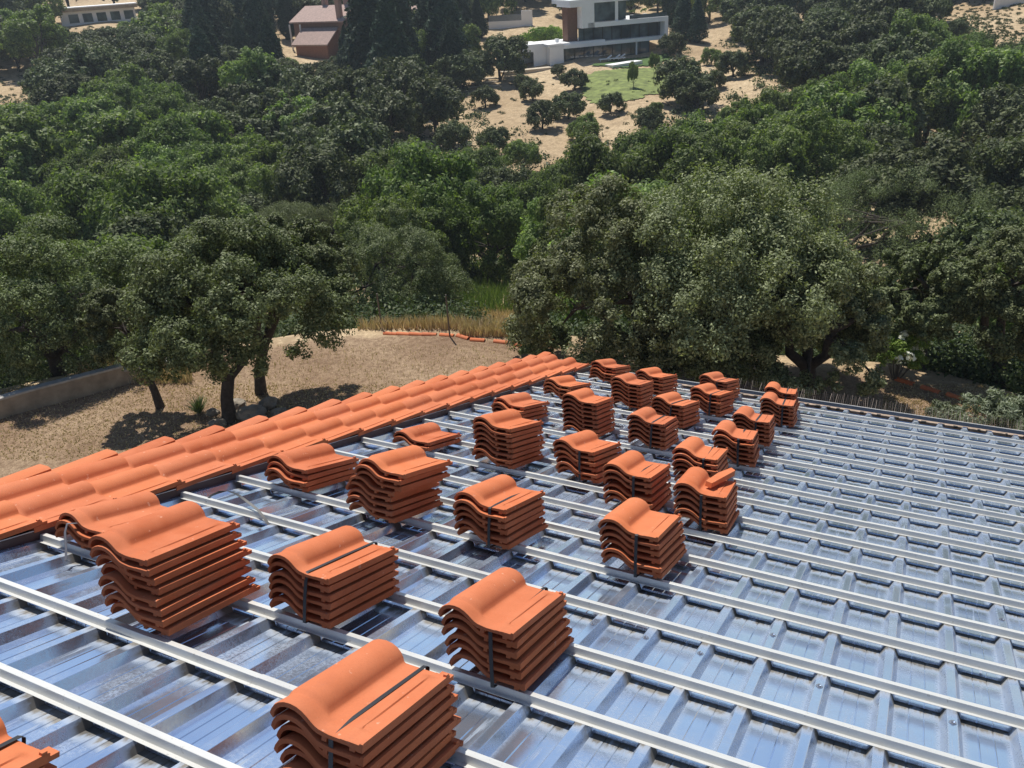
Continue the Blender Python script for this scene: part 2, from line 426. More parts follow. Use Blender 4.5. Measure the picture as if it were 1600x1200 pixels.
hat = [(-.108, -.070), (-.108, -.066), (-.069, -.066), (-.063, -.002), (-.061, 0), (-.002, 0), (0, -.002), (0, -.014), (-.004, -.014)]
hin = [(-.067, -.070), (-.060, -.004), (-.004, -.004)]
def hatbar(k, u0, u1, lift=0.0, fat=1.0):
    mb = MB(); prof = [(v * fat, n + lift) for v, n in hat] + [(v, n + lift) for v, n in reversed(hin)]
    npf = len(prof); wob = random.uniform(-.004, .004)
    segs = max(2, int((u1 - u0) / 1.2))
    for s in range(segs + 1):
        u = u0 + (u1 - u0) * s / segs
        jig = .004 * math.sin(u * 1.7 + k * 2.1) + wob
        for v, n in prof: mb.v.append(tuple(W(u, k + v + jig, n)))
    for s in range(segs):
        for j in range(npf):
            a = s * npf + j; b = s * npf + (j + 1) % npf
            mb.f.append((a, b, b + npf, a + npf))
    mb.f.append(tuple(range(npf))); mb.f.append(tuple(reversed(range(segs * npf, segs * npf + npf))))
    return mb
splits = {-1: 4.0, 4: 3.9, 3: 1.9, 0: 9.6, 7: 8.1, 10: 6.9}
for k in range(-7, 18):
    if k == 17: continue
    if k in splits:
        hatbar(k, .0, splits[k] + .35).build('batten', M['batten'], house)
        hatbar(k, splits[k], UMAX - .1, .0045, 1.05).build('batten', M['batten'], house)
    else: hatbar(k, .0, UMAX - .1).build('batten', M['batten'], house)

# verge flashing beside the laid tiles: a dark upstand with a bright lip
mb = MB(); rbox(mb, -.045, -.03, VMIN, VMAX + .5, -.22, .045); rbox(mb, -.03, .13, VMIN, VMAX, -.215, -.195)
mb.build('verge_flashing', M['flash'], house)
mb = MB(); rbox(mb, -.034, -.022, VMIN, VMAX + .5, .045, .054); mb.build('flashing_lip', M['edge'], house)
# support boards under the laid tiles
mb = MB(); rbox(mb, -1.62, -.05, VMIN, VMAX + .4, -.25, -.1); mb.build('verge_board', M['dark'], house)
# eave: dirt strip, near-black boxes painting the shade of gaps, gutter
mb = MB(); rbox(mb, .0, UMAX, 17.18, 17.42, -.165, -.10); mb.build('eave_mortar', M['dirt'], house)
mb = MB(); random.seed(3)
u = .4
while u < UMAX:
    w = random.uniform(.04, .12); rbox(mb, u, u + w, 17.12, 17.30, -.12, -.096); u += random.uniform(.16, .42)
mb.build('eave_gap_shade', M['dark'], house)['kind'] = 'stuff'
mb = MB()
rbox(mb, -.3, UMAX, 17.43, 17.46, -.42, -.14); rbox(mb, -.3, UMAX, 17.46, 17.98, -.42, -.40); rbox(mb, -.3, UMAX, 17.98, 18.01, -.42, -.115); rbox(mb, -.3, UMAX, 17.94, 18.03, -.115, -.10)
mb.build('gutter', M['gutter'], house)
mb = MB(); rbox(mb, -.3, UMAX, 17.955, 18.035, -.0985, -.092); mb.build('gutter_rim', M['edge'], house)
# bird spikes outside the gutter
mb = MB(); random.seed(5); u = 4.0
while u < UMAX:
    h = random.uniform(.22, .30); l = random.uniform(-.03, .03); dv = random.choice((.05, .13, .2))
    a = W(u, 18.05, -.12); b = W(u + l, 18.05 + dv, -.12 + h)
    mb.tube([a, b], [.0022, .0016], 4, False); u += .05
sp = mb.build('bird_spikes', M['spike'], house); sp['kind'] = 'stuff'
# walls, back slope
mb = MB()
def hw(u, v, z): return Vector((u * G, v * CT * G, z))
zb = CAM.z + YZ - .2
for (v0, v1) in ((-8.5, 17.0),):
    a = [W(-1.3, v0, -.55), W(UMAX - .3, v0, -.55), W(UMAX - .3, v1, -.55), W(-1.3, v1, -.55)]
    b = [Vector((p.x, p.y, zb)) for p in a]
    mb.hexa([*b, *a])
mb.build('wall', M['plaster'], house)
mb = MB()
rp = [W(-1.5, -8.6, -.3), W(UMAX, -8.6, -.3)]; bk = [Vector((p.x, p.y - 6.5, p.z - 2.1)) for p in rp]
dn = Vector((0, 0, -.15))
mb.hexa([bk[0] + dn, bk[1] + dn, rp[1] + dn, rp[0] + dn, bk[0], bk[1], rp[1], rp[0]]); mb.build('back_roof', M['pinkroof'], house)
mb = MB(); a = [Vector((-1.2 * G, rp[0].y, rp[0].z - .2)), Vector(((UMAX - .3) * G, rp[0].y, rp[0].z - .2)), Vector(((UMAX - .3) * G, rp[0].y - 6.2, rp[0].z - 2.2)), Vector((-1.2 * G, rp[0].y - 6.2, rp[0].z - 2.2))]
mb.hexa([*[Vector((p.x, p.y, zb)) for p in reversed(a)], *reversed(a)]); mb.build('back_wall', M['plaster'], house)
# ridge cover
mb = MB(); mb.tube([W(-1.5, -8.6, -.05), W(UMAX, -8.6, -.05)], [.11, .11], 12); mb.build('ridge', M['pinkroof'], house, 40)
# screws
from math import floor
def uvn(px, py, n):
    d = pray(px, py); nrm = Wd(0, 0, 1); t = (n * G - Vector(CAM).dot(nrm)) / d.dot(nrm); p = CAM + d * t
    return p.x / G, p.dot(Wd(0, 1, 0)) / G
scr_mb = MB()
scr_mb.tube([(0, 0, 0), (0, 0, .0015)], [.0115, .0115], 16); scr_mb.tube([(0, 0, .0015), (0, 0, .007)], [.0062, .0055], 6)
scr = scr_mb.mesh('screw', M['screw'])
for i, q in enumerate([(924, 978), (1005, 999), (1091, 1024), (1279, 1076), (1487, 1133), (639, 899), (405, 830), (1542, 967), (1220, 1000), (1090, 862)]):
    u, v = uvn(*q, -.085)
    c = RIB0 + round((u - RIB0) / RIBP) * RIBP
    fr = (v + .016) % 1.0; n = -.07 + .022 * (1 - fr)
    s = mesh_obj('screw', scr, house); s.matrix_local = Matrix.Translation(W(c, v, n + .002)) @ ROOFROT

# ------------------------------------------------------------------ the clay tile
TL, TW = .405, .262
# head collar (gentle S) and body (rounder roll that meets the pan in a crease); same number of points
head = [(0, .012), (.003, .021), (.011, .034), (.023, .043), (.038, .0485), (.055, .050), (.073, .048), (.090, .042), (.105, .0335), (.118, .0245), (.129, .0180), (.139, .0142), (.149, .0125)]
body = [(0, .014), (.001, .025), (.008, .039), (.020, .050), (.037, .057), (.057, .0595), (.077, .057), (.094, .050), (.107, .0395), (.1155, .028), (.1195, .017), (.125, .0128), (.138, .0122)]
pan = [(.170, .0120), (.199, .0120), (.2015, .0175), (.219, .0180), (.2215, .0140), (.251, .0140), (.2535, .0180), (.262, .0180)]
NR = len(head); top = head + pan
def tile_mesh(seed):
    rnd = random.Random(seed)
    ys = [0, .003, .050, .055, .063, .074, .13, .20, .27, .33, .370, .385, .400, .405]
    def tp(i, y):
        if i < NR:
            f = 0 if y < .052 else min(1, (y - .052) / .018); f = f * f * (3 - 2 * f)
            x = head[i][0] * (1 - f) + body[i][0] * f; z = head[i][1] * (1 - f) + body[i][1] * f
            if y < .004 and i > 0: z += .0022
        else: x, z = top[i]
        if .2 < x < .2205: z = .0125 + (z - .0125) * (0.15 if y < .045 else min(1, .15 + (y - .045) / .02)) * (1 if y < .370 else max(.1, 1 - (y - .370) / .015))
        if .2205 < x < .25 and (.07 < y < .13): z += .0035
        if y > .402: z -= .002
        if y < .001: z -= .002
        return x, z
    n = len(top)
    def lower(i, y):
        x, z = tp(i, y)
        if i >= NR - 1: return (x, .001 if x < .249 else -.005)
        if i == 0: return (.0105, .001)
        a = tp(max(0, i - 1), y); b = tp(i + 1, y); dx, dz = b[0] - a[0], b[1] - a[1]; L = math.hypot(dx, dz) + 1e-9
        return (max(.0105, x + dz / L * .0105), max(.001, z - dx / L * .0115))
    vs = []; fs = []
    m2 = 2 * n
    sag = rnd.uniform(-.0015, .0015)
    for y in ys:
        s = 4 * sag * (y / TL) * (1 - y / TL)
        for i in range(n):
            x, z = tp(i, y); vs.append((x - TW, y, z + s))
        for i in range(n):
            x, z = lower(i, y); vs.append((x - TW, y, z + s))
    for k in range(len(ys) - 1):
        o = k * m2; p = o + m2
        for i in range(n - 1):
            fs.append((o + i, o + i + 1, p + i + 1, p + i)); fs.append((o + n + i + 1, o + n + i, p + n + i, p + n + i + 1))
        fs.append((o + n, o, p, p + n)); fs.append((o + n - 1, o + 2 * n - 1, p + 2 * n - 1, p + n - 1))
    for k in (0, len(ys) - 1):
        o = k * m2
        for i in range(n - 1):
            q = (o + n + i, o + n + i + 1, o + i + 1, o + i); fs.append(q if k == 0 else q[::-1])
    mb = MB(); mb.v = vs; mb.f = fs
    mb.box((.150 - TW, .001, -.010), (.163 - TW, .020, .002)); mb.box((.226 - TW, .002, -.010), (.240 - TW, .018, .002))   # hanging nibs
    mb.box((.128 - TW, .35, -.004), (.248 - TW, .362, .002))
    mb.box((.226 - TW, .403, -.005), (.262 - TW, .428, .008))       # interlocking tongue at the lower right corner
    mb.box((.252 - TW, .385, .016), (.262 - TW, .398, .024))
    return mb.mesh('roof_tile', M['tile'], 38)
TILES = [tile_mesh(i) for i in range(4)]

def put_tile(u, v, n, yaw=0.0, pitch=0.0, roll=0.0, label='', group='', cat='roof tile'):
    """right head corner of the tile at (u, v, n)"""
    o = bpy.data.objects.new('roof_tile', random.choice(TILES)); COL.objects.link(o)
    R = ROOFROT @ Matrix.Rotation(yaw, 4, 'Z') @ Matrix.Rotation(pitch, 4, 'X') @ Matrix.Rotation(roll, 4, 'Y')
    o.matrix_world = Matrix.Translation(W(u, v, n)) @ R
    return tag(o, label, cat, group, 'thing')

ordn = ['topmost', 'second', 'third', 'fourth', 'fifth', 'sixth', 'seventh', 'eighth']
# (bottom-front-right u, v, count, lean of the top in u, yaw deg, strapped, description)
PITCH = .0838
stacks = [
 (1.00, -.10, 3, .02, 0.5, 0, 'low stack with dangling grey strap beside the laid tiles'),
 (2.95, -1.03, 8, -.22, 1.5, 0, 'tall leaning stack at the lower left'),
 (1.30, 2.90, 4, 0.0, 0, 0, 'four-high stack nearest the laid tiles'),
 (2.88, 2.60, 8, .08, -1, 0, 'ragged tall stack beyond the strap loop'),
 (1.40, 5.86, 2, 0.0, 1, 0, 'lone pair lying before the laid tiles'),
 (2.95, 5.82, 8, -.06, -2, 0, 'tall square loose stack in mid roof'),
 (1.64, 9.00, 4, 0.0, -2, 0, 'low stack behind the tall square loose stack'),
 (3.98, -.10, 6, -.03, .5, 1, 'strapped stack right of the leaning stack'),
 (4.43, 2.66, 6, -.07, 0, 1, 'strapped stack casting a square black shadow'),
 (4.32, 6.00, 6, -.12, -3, 1, 'strapped stack in front of the tallest loose one'),
 (5.46, 5.10, 6, -.10, 2, 1, 'strapped stack with a gap halfway up'),
 (6.21, 2.92, 6, -.08, 1, 1, 'strapped stack nearest the bare right roof'),
 (6.50, 5.00, 6, -.08, 4, 1, 'strapped stack topped by a broken shard'),
 (3.25, 8.90, 8, -.10, 3, 0, 'tallest loose stack by the far verge'),
 (4.55, 8.90, 6, -.05, 3, 1, 'strapped stack with a sliver of light under its roll'),
 (4.32, 11.0, 6, -.02, -3, 1, 'strapped stack hidden behind the light-slivered one'),
 (5.95, 6.94, 6, -.08, 4, 1, 'strapped stack just behind the shard-topped stack'),
 (6.16, 8.85, 6, -.09, 6, 1, 'strapped stack third back in the right file'),
 (6.09, 10.7, 6, -.06, 4, 1, 'strapped stack fourth back in the right file'),
 (6.22, 13.0, 6, -.06, 4, 1, 'strapped stack fifth back in the right file'),
 (6.06, 14.7, 6, -.08, 5, 1, 'strapped stack farthest back in the right file'),
 (4.36, 15.0, 6, -.05, -4, 1, 'strapped stack nearest the gutter in the middle'),
 (4.67, 12.9, 6, -.05, -3, 1, 'strapped stack before the middle gutter stack'),
 (3.07, 12.2, 7, -.08, 3, 0, 'loose seven-high stack near the eave'),
 (2.98, 14.2, 6, -.05, -3, 0, 'loose stack tucked behind the seven-high one'),
 (1.40, 15.1, 5, 0.0, -3, 0, 'loose stack closest to the verge corner'),
 (1.44, 12.0, 4, 0.0, -3, 0, 'low stack left of the tallest loose one'),
 (5.92, -.07, 6, -.13, 1.0, 1, 'strapped stack in the lower middle'),
 (5.84, -2.10, 7, -.10, 1, 1, 'largest strapped stack at the bottom edge'),
 (4.17, -4.10, 6, 0.0, 1, 1, 'cut-off strapped stack in the bottom left corner'),
]
def strap_mesh(v0, n0, n1, front_off, xs, xt, name='strap'):
    """closed band: local metres in the stack frame, x across, y along the tile, z up"""
    w = .0065; t = .0012; mb = MB()
    n1 += .0042
    path = [(xs, -.004 + front_off[0], n0), (xs, -.006 + front_off[1], (n0 + n1) / 2), (xs, -.003 + front_off[2], n1 - .002), (xs, .003 + front_off[2], n1 + .0005), ((xs + xt) / 2, .20, n1 + .0015), (xt, .402, n1 + .0005), (xt, .412, n1 - .005), (xt, .414, (n0 + n1) / 2), (xs, .410, n0), (xs, .20, n0 - .002)]
    n = len(path)
    for i, (x, y, z) in enumerate(path):
        a = path[i - 1]; b = path[(i + 1) % n]; dy, dz = b[1] - a[1], b[2] - a[2]; L = math.hypot(dy, dz); ny, nz = -dz / L, dy / L
        for sx, so in ((-w, 0), (w, 0), (w, t), (-w, t)): mb.v.append((x + sx, y + ny * so, z + nz * so))
    for i in range(n):
        a = i * 4; b = ((i + 1) % n) * 4
        for j in range(4): mb.f.append((a + j, a + (j + 1) % 4, b + (j + 1) % 4, b + j))
    return mb.mesh(name, M['strap'], 30)

random.seed(11)
for si, (u, v, cnt, lean, yaw, strap, desc) in enumerate(stacks):
    shuffle_v = {3: [0, -.02, -.0, -.03, .07, .09, .02, 0], 5: [0, 0, .05, .06, 0, 0, 0, 0]}.get(si)
    jmin = 9
    for i in range(cnt):
        ju = random.uniform(-.012, .012); jv = random.uniform(-.03, .03) * (0.7 if strap else 1.2)
        if i > 0 and random.random() < .25: jv -= .035
        jmin = min(jmin, jv)
        gap = .03 if (si == 10 and i >= 3) else 0
        lu = lean * i / max(1, cnt - 1)
        if si == 3: lu = [0.0, -.02, -.03, -.06, -.03, .08, .08, .10][i]
        nn = .046 + i * PITCH + gap
        d = ordn[cnt - 1 - i] if i > 0 else 'lowest'
        put_tile(u + lu + ju, v + jv, nn, rad(yaw + random.uniform(-.8, .8)), (.02 if si == 1 else -.045) + random.uniform(-.003, .003), random.uniform(-.006, .006),
                 f'orange clay tile, {d} in the {desc}', 'stacked roof tiles')
    if strap:
        H1 = (cnt - 1) * PITCH * G + .012 + (.03 * G if si == 10 else 0)
        me = strap_mesh(0, -.004, H1, (jmin * G + .001, jmin * G + .001, jmin * G + .001), -.098 + random.uniform(-.012, .012) + (-.03 if si == 12 else 0), -.108)
        o = mesh_obj('strap', me)
        sh = Matrix.Identity(4); sh[0][2] = lean * G / ((cnt - 1) * PITCH * G)
        o.matrix_world = Matrix.Translation(W(u, v, .046)) @ ROOFROT @ Matrix.Rotation(rad(yaw), 4, 'Z') @ sh @ Matrix.Rotation(-.045, 4, 'X')
        tag(o, f'black plastic strap round the {desc}', 'strap', 'straps round tile stacks')

# broken shard on the stack
u, v = 6.50, 5.0; hN = .040 + 5 * PITCH
mb = MB()
pts = [(-.135, .12), (-.10, .10), (-.045, .40), (-.075, .44), (-.115, .30)]
lo = [(x, y, .022 + .02 * (y - .1)) for x, y in pts]; hi_ = [(x * .98, y, .048 + .035 * (y - .1)) for x, y in pts]
mb.f.append(tuple(range(4, -1, -1))); mb.v += lo + hi_; mb.f.append(tuple(range(5, 10)))
for i in range(5): mb.f.append((i, (i + 1) % 5, 5 + (i + 1) % 5, 5 + i))
o = mb.build('tile_shard', M['tile'], None, 30); o.matrix_world = Matrix.Translation(W(u - .07, v, hN)) @ ROOFROT
tag(o, 'broken orange tile shard lying on a strapped stack', 'tile shard')

# loose strap pieces
def ribbon(name, pts, w, mat, label, side=(1, 0, 0)):
    mb = MB(); n = len(pts); t = .0013
    for i, p in enumerate(pts):
        p = Vector(p); d = (Vector(pts[min(n - 1, i + 1)]) - Vector(pts[max(0, i - 1)])).normalized()
        s = Vector(side); s = (s - d * s.dot(d)).normalized() * w; nn = d.cross(s).normalized() * t
        for q in (p - s, p + s, p + s + nn, p - s + nn): mb.v.append(tuple(q))
    for i in range(n - 1):
        for j in range(4): mb.f.append((i * 4 + j, i * 4 + (j + 1) % 4, i * 4 + 4 + (j + 1) % 4, i * 4 + 4 + j))
    mb.f.append((0, 1, 2, 3)); mb.f.append((n * 4 - 1, n * 4 - 2, n * 4 - 3, n * 4 - 4))
    return tag(mb.build(name, mat, None, 40), label, 'strap')
_lp = []
for _x, _y, _n in ((321, 783, -.03), (330, 774, .03), (342, 769, .08), (355, 767, .11), (368, 771, .12), (380, 779, .10), (392, 788, .07), (402, 796, .04), (412, 808, -.01), (420, 820, -.07)):
    _u, _v = uvn(_x, _y, _n); _lp.append(W(_u, _v, _n))
ribbon('strap', _lp, .006, M['strap'], 'loose black strap arching over a batten near the laid tiles', (1, .3, 0))
ribbon('strap', [W(.62, -.02, .26), W(.56, -.16, .275), W(.58, -.20, .20), W(.66, -.25, .05), W(.72, -.30, -.05), W(.76, -.28, -.06)], .005, M['grey_strap'], 'grey strap end dangling from the low stack by the verge', (1, .2, 0))

# laid tiles: three columns down the verge
random.seed(23)
COLU = .585
for k in range(-8, 17):
    if k > 16: continue
    down = 17 - k
    on = ['lowest', 'second', 'third', 'fourth', 'fifth', 'sixth', 'seventh', 'eighth', 'ninth', 'tenth', 'eleventh', 'twelfth', 'thirteenth', 'fourteenth', 'fifteenth', 'sixteenth', 'seventeenth', 'eighteenth', 'nineteenth', 'twentieth'][min(19, down - 1)]
    for c in range(2):
        if k < -4 + 0: continue
        put_tile(-.02 - c * COLU + random.uniform(-.008, .008), k - .12 + random.uniform(-.01, .01), (.042 if c == 0 else .052), rad(random.uniform(-.25, .25)), .056, 0,
                 f'laid orange tile, {on} up from the eave in the {["inner", "outer"][c]} verge row', 'laid verge tiles')
# outer edge pieces: a raised flat-backed verge cap with a skirt
def cap_mesh():
    mb = MB(); prof = [(-.10, -.075), (-.10, .030), (-.092, .042), (-.075, .048), (-.02, .048), (0, .040), (0, .028), (-.02, .036), (-.075, .036), (-.086, .030), (-.088, -.075)]
    n = len(prof)
    for y in (0, .40):
        for x, z in prof: mb.v.append((x, y, z))
    for i in range(n): mb.f.append((i, (i + 1) % n, n + (i + 1) % n, n + i))
    mb.f.append(tuple(reversed(range(n)))); mb.f.append(tuple(range(n, 2 * n)))
    return mb.mesh('verge_cap', M['tile'], 30)
CAP = cap_mesh()
for k in range(-4, 17):
    o = bpy.data.objects.new('verge_cap', CAP); COL.objects.link(o)
    o.matrix_world = Matrix.Translation(W(-1.20, k - .10, .045)) @ ROOFROT @ Matrix.Rotation(.135, 4, 'X')
    on = ['lowest', 'second', 'third', 'fourth', 'fifth', 'sixth', 'seventh', 'eighth', 'ninth', 'tenth', 'eleventh', 'twelfth', 'thirteenth', 'fourteenth', 'fifteenth', 'sixteenth', 'seventeenth', 'eighteenth', 'nineteenth', 'twentieth', 'twenty-first'][16 - k]
    tag(o, f'orange verge cap tile at the roof edge, {on} up from the eave', 'verge tile', 'verge cap tiles')
#SPLIT
# ------------------------------------------------------------------ foliage
def leaf_mesh(name, mat, pts, nrm, size, rng, asp=.5):
    """diamond leaves: one mesh from arrays"""
    n = len(pts)
    t = rng.normal(size=(n, 3)); t -= nrm * (t * nrm).sum(1)[:, None]; t /= np.linalg.norm(t, axis=1)[:, None] + 1e-9
    b = np.cross(nrm, t); sz = (size * rng.uniform(.6, 1.3, n))[:, None]
    v = np.stack([pts - t * sz, pts + b * sz * asp, pts + t * sz, pts - b * sz * asp], 1).reshape(-1, 3)
    me = bpy.data.meshes.new(name); me.vertices.add(4 * n); me.vertices.foreach_set('co', v.astype(np.float32).ravel())
    me.loops.add(4 * n); me.loops.foreach_set('vertex_index', np.arange(4 * n, dtype=np.int32))
    me.polygons.add(n); me.polygons.foreach_set('loop_start', np.arange(0, 4 * n, 4, dtype=np.int32))
    me.materials.append(mat); me.update(calc_edges=True)
    return me

def unit(v): return v / (np.linalg.norm(v, axis=1)[:, None] + 1e-9)

def crown_pts(rng, nl, count, rz=.72, low=-.45, sub=12, lobe=(.24, .40), reach=(.45, .78)):
    """two levels of clumps in an ellipsoid of horizontal radius 1; returns points and outward normals, lobe centres"""
    d = []
    while len(d) < nl:
        q = rng.normal(size=3); q /= np.linalg.norm(q)
        if q[2] < low: continue
        if d and min(np.linalg.norm(q - e) for e in d) < 1.25 / math.sqrt(nl): 
            if rng.random() > .15: continue
        d.append(q)
    d = np.array(d); c = d * rng.uniform(*reach, (nl, 1)) * np.array([1, 1, rz]); lr = rng.uniform(*lobe, nl)
    ci = rng.integers(0, nl, nl * sub)
    sd = unit(rng.normal(size=(nl * sub, 3)) + d[ci] * .7 + np.array([0, 0, .35]))
    sc = c[ci] + sd * lr[ci][:, None] * rng.uniform(.55, 1.0, (nl * sub, 1)) * np.array([1, 1, .85]); sr = lr[ci] * rng.uniform(.22, .46, nl * sub)
    w = sr ** 2; pi = rng.choice(len(sc), count, p=w / w.sum())
    q = unit(rng.normal(size=(count, 3)))
    p = sc[pi] + q * sr[pi][:, None] * (rng.random((count, 1)) ** .4)
    nr = unit(q * .7 + sd[pi] * .5 + np.array([0, 0, .35]) + rng.normal(size=(count, 3)) * .55)
    return p, nr, c

def crown_variant(name, mat, seed, count, leaf, nl=26, rz=.72, low=-.45, sub=12, asp=.5, lobe=(.24, .40), reach=(.45, .78)):
    rng = np.random.default_rng(seed); p, nr, c = crown_pts(rng, nl, count, rz, low, sub, lobe, reach)
    return leaf_mesh(name, mat, p, nr, leaf, rng, asp), c

def trunk_mesh(name, mat, h, r, lobes=None, seed=0, lean=(0, 0), crown=(1, 1, 1), zc=0, fork_low=0, spread=1, nlimb=6):
    """tapered bent trunk that forks into limbs reaching the clumps; unit metres"""
    rnd = random.Random(seed); mb = MB()
    P = []
    for i in range(6):
        t = i / 5; P.append((lean[0] * t + .10 * h * math.sin(t * 5 + seed) * .35 * t, lean[1] * t + .08 * h * math.cos(t * 4 + seed) * .3 * t, h * t))
    P[0] = (0, 0, -.3)
    mb.tube(P, [r * 1.45, r * 1.05, r * .95, r * .88, r * .8, r * .72], 9)
    if fork_low:
        mb = MB(); fk = Vector((P[2][0], P[2][1], h * fork_low)); mb.tube([(0, 0, -.3), (fk.x * .3, fk.y * .3, fk.z * .5), fk], [r * 1.5, r * 1.1, r * 1.05], 9)
        nb = 3; tips = []
        for q in range(nb):
            a_ = 2 * math.pi * q / nb + seed; e_ = Vector((lean[0] + math.cos(a_) * crown[0] * .36 * spread, lean[1] + math.sin(a_) * crown[0] * .36 * spread, h))
            m1 = fk.lerp(e_, .4) + Vector((math.cos(a_), math.sin(a_), -.3)) * .10 * spread; mb.tube([fk - Vector((0, 0, .05)), m1, fk.lerp(e_, .75), e_], [r * .78, r * .66, r * .52, r * .38], 8, False); tips.append(e_)
        P = [P[0], P[1], P[2], tips[0], tips[1], tips[2]]
    top = Vector(P[-1])
    if lobes is not None:
        L = list(range(len(lobes))); rnd.shuffle(L)
        for j in L[:nlimb]:
            e = Vector((lobes[j][0] * crown[0], lobes[j][1] * crown[1], lobes[j][2] * crown[2] + zc))
            a = Vector(P[rnd.choice((3, 4, 5))]); md = a.lerp(e, .45) + Vector((rnd.uniform(-.1, .1), rnd.uniform(-.1, .1), .12)) * crown[0] * .5
            mb.tube([a, a.lerp(md, .5) + Vector((0, 0, -.03 * crown[0])), md, md.lerp(e, .55), e], [r * .55, r * .45, r * .36, r * .22, r * .08], 6, False)
            for q in range(2):
                e2 = md + Vector((rnd.uniform(-.5, .5) * crown[0] * .7, rnd.uniform(-.5, .5) * crown[0] * .7, rnd.uniform(.1, .5) * crown[0] * .6))
                mb.tube([md, md.lerp(e2, .5), e2], [r * .25, r * .15, r * .05], 5, False)
    return mb.mesh(name, mat, 60)

def add_tree(name, loc, crown_me, trunk_me, scale, zc, rz, label, cat, group=None, crown_scale=(1, 1, 1)):
    t = empty(name, loc, rz); t.scale = (scale,) * 3; tag(t, label, cat, group)
    tr = mesh_obj('trunk', trunk_me, t)
    cr = mesh_obj('crown', crown_me, t); cr.location = (0, 0, zc); cr.scale = crown_scale
    return t

# ---- near trees (yard and its edge): base pixel, crown centre pixel, half width px, half height px
near = [
 # name, base, crown centre, rx, ry, trunk r, label, seed, leaves
 ('holm_oak', (88, 575), (70, 470), 150, 118, .16, 'big holm oak behind the yard wall at the far left', 1, 75000),
 ('holm_oak', (252, 637), (190, 490), 62, 58, .085, 'slim holm oak leaning left over the yard wall', 2, 26000),
 ('holm_oak', (357, 656), (375, 455), 160, 110, .13, 'round holm oak on a forked trunk among garden rocks', 3, 85000),
 ('holm_oak', (405, 612), (445, 400), 95, 62, .11, 'holm oak behind the forked one, trunk just right of it', 4, 42000),
 ('holm_oak', (622, 504), (615, 405), 108, 78, .13, 'umbrella-shaped holm oak at the yard edge, left centre', 5, 60000),
 ('holm_oak', (1012, 590), (960, 430), 160, 145, .17, 'left part of the great oak clump behind the eave', 6, 85000),
 ('holm_oak', (1150, 600), (1130, 400), 195, 128, .20, 'tallest middle oak of the great clump behind the eave', 7, 90000),
 ('holm_oak', (1262, 612), (1262, 480), 122, 118, .16, 'right hand oak of the great clump, hanging over the eave', 8, 75000),
 ('holm_oak', (1440, 566), (1448, 440), 86, 80, .12, 'holm oak with slanting trunk beside the row of edging tiles', 9, 45000),
 ('holm_oak', (1568, 568), (1568, 445), 116, 96, .15, 'holm oak at the right picture edge above the olive bushes', 10, 60000),
 ('holm_oak', (1110, 625), (1110, 545), 120, 62, .08, 'low leafy oak skirt between the tile stacks and clump', 11, 36000),
 ('shrub_oak', (835, 560), (845, 547), 46, 26, .03, 'low oak scrub right where the laid tiles end', 12, 14000),
 ('shrub_oak', (940, 585), (950, 560), 52, 28, .03, 'pale green scrub behind the farthest tile stacks', 13, 15000),
 ('holm_oak', (1290, 420), (1400, 330), 150, 62, .15, 'dark oak on the slope behind the right hand oaks', 14, 45000),
 ('holm_oak', (470, 430), (465, 350), 85, 32, .12, 'grey green oak peeping over the left yard oaks', 15, 40000),
]
NEARP = []
for name, b, c, rx, ry, tr, label, seed, cnt in near:
    if name == 'shrub_oak' or b[1] > 515: B = on_z(b[0], b[1], YZ)
    else: B = hit(*b)
    B = Vector((B.x, B.y, HH(B.x, B.y)))
    dist = (B - CAM).dot(ax[2])
    # crown at the horizontal distance of the base, its underside at the bottom pixel
    def up_at(py):
        d = ax[0] * ((c[0] - 800) / FPX) + ax[1] * ((py - 600) / FPX) + ax[2]; hd = Vector((d.x, d.y))
        return CAM + d * (Vector((B.x - CAM.x, B.y - CAM.y)).dot(fh) / hd.dot(fh))
    R = rx / FPX * dist
    if seed in (1, 5, 9, 10, 14, 15): NEARP.append((*polar(B), R))
    def z_at(py, dr):
        d = ax[0] * ((c[0] - 800) / FPX) + ax[1] * ((py - 600) / FPX) + ax[2]; hd = Vector((d.x, d.y))
        t_ = (Vector((B.x - CAM.x, B.y - CAM.y)).dot(fh) + dr) / hd.dot(fh); return CAM + d * t_
    mid_ = z_at(c[1], 0); zb0 = z_at(c[1] + ry, -.62 * R).z - B.z; zt0 = z_at(c[1] - ry, .25 * R).z - B.z
    zb0 = max(zb0, .35); Hc = max(zt0 - zb0, .8)
    zc = zb0 + .08 * Hc; rel = Vector((mid_.x - B.x, mid_.y - B.y, zc))
    dome = Hc / R / 1.08
    cnt = int(cnt * 1.45)
    cme, cl = crown_variant(name + '_crown', M['oakL' if seed in (6, 7, 8) else 'oakN'], 100 + seed, cnt, .036 / R, nl=int(30 + cnt / 2600), rz=dome, low=-.10, sub=13, asp=.5, lobe=(.15, .27), reach=(.62, .92))
    cl = cl.copy(); cl[:, 2] *= .85
    tme = trunk_mesh('oak_trunk', M['bark'], max(.35, zc + .25 * Hc), tr, cl * R, seed, (rel.x * .7, rel.y * .7), (1, 1, 1), zc, 0 if seed in (2, 9) else .38, R, nlimb=12)
    t = empty(name, B); tag(t, label, 'tree' if name == 'holm_oak' else 'bush')
    mesh_obj('trunk', tme, t)
    cr = mesh_obj('crown', cme, t); cr.location = rel; cr.scale = (R, R, R)
    # limbs are drawn from the trunk to the crown; shift them with the crown

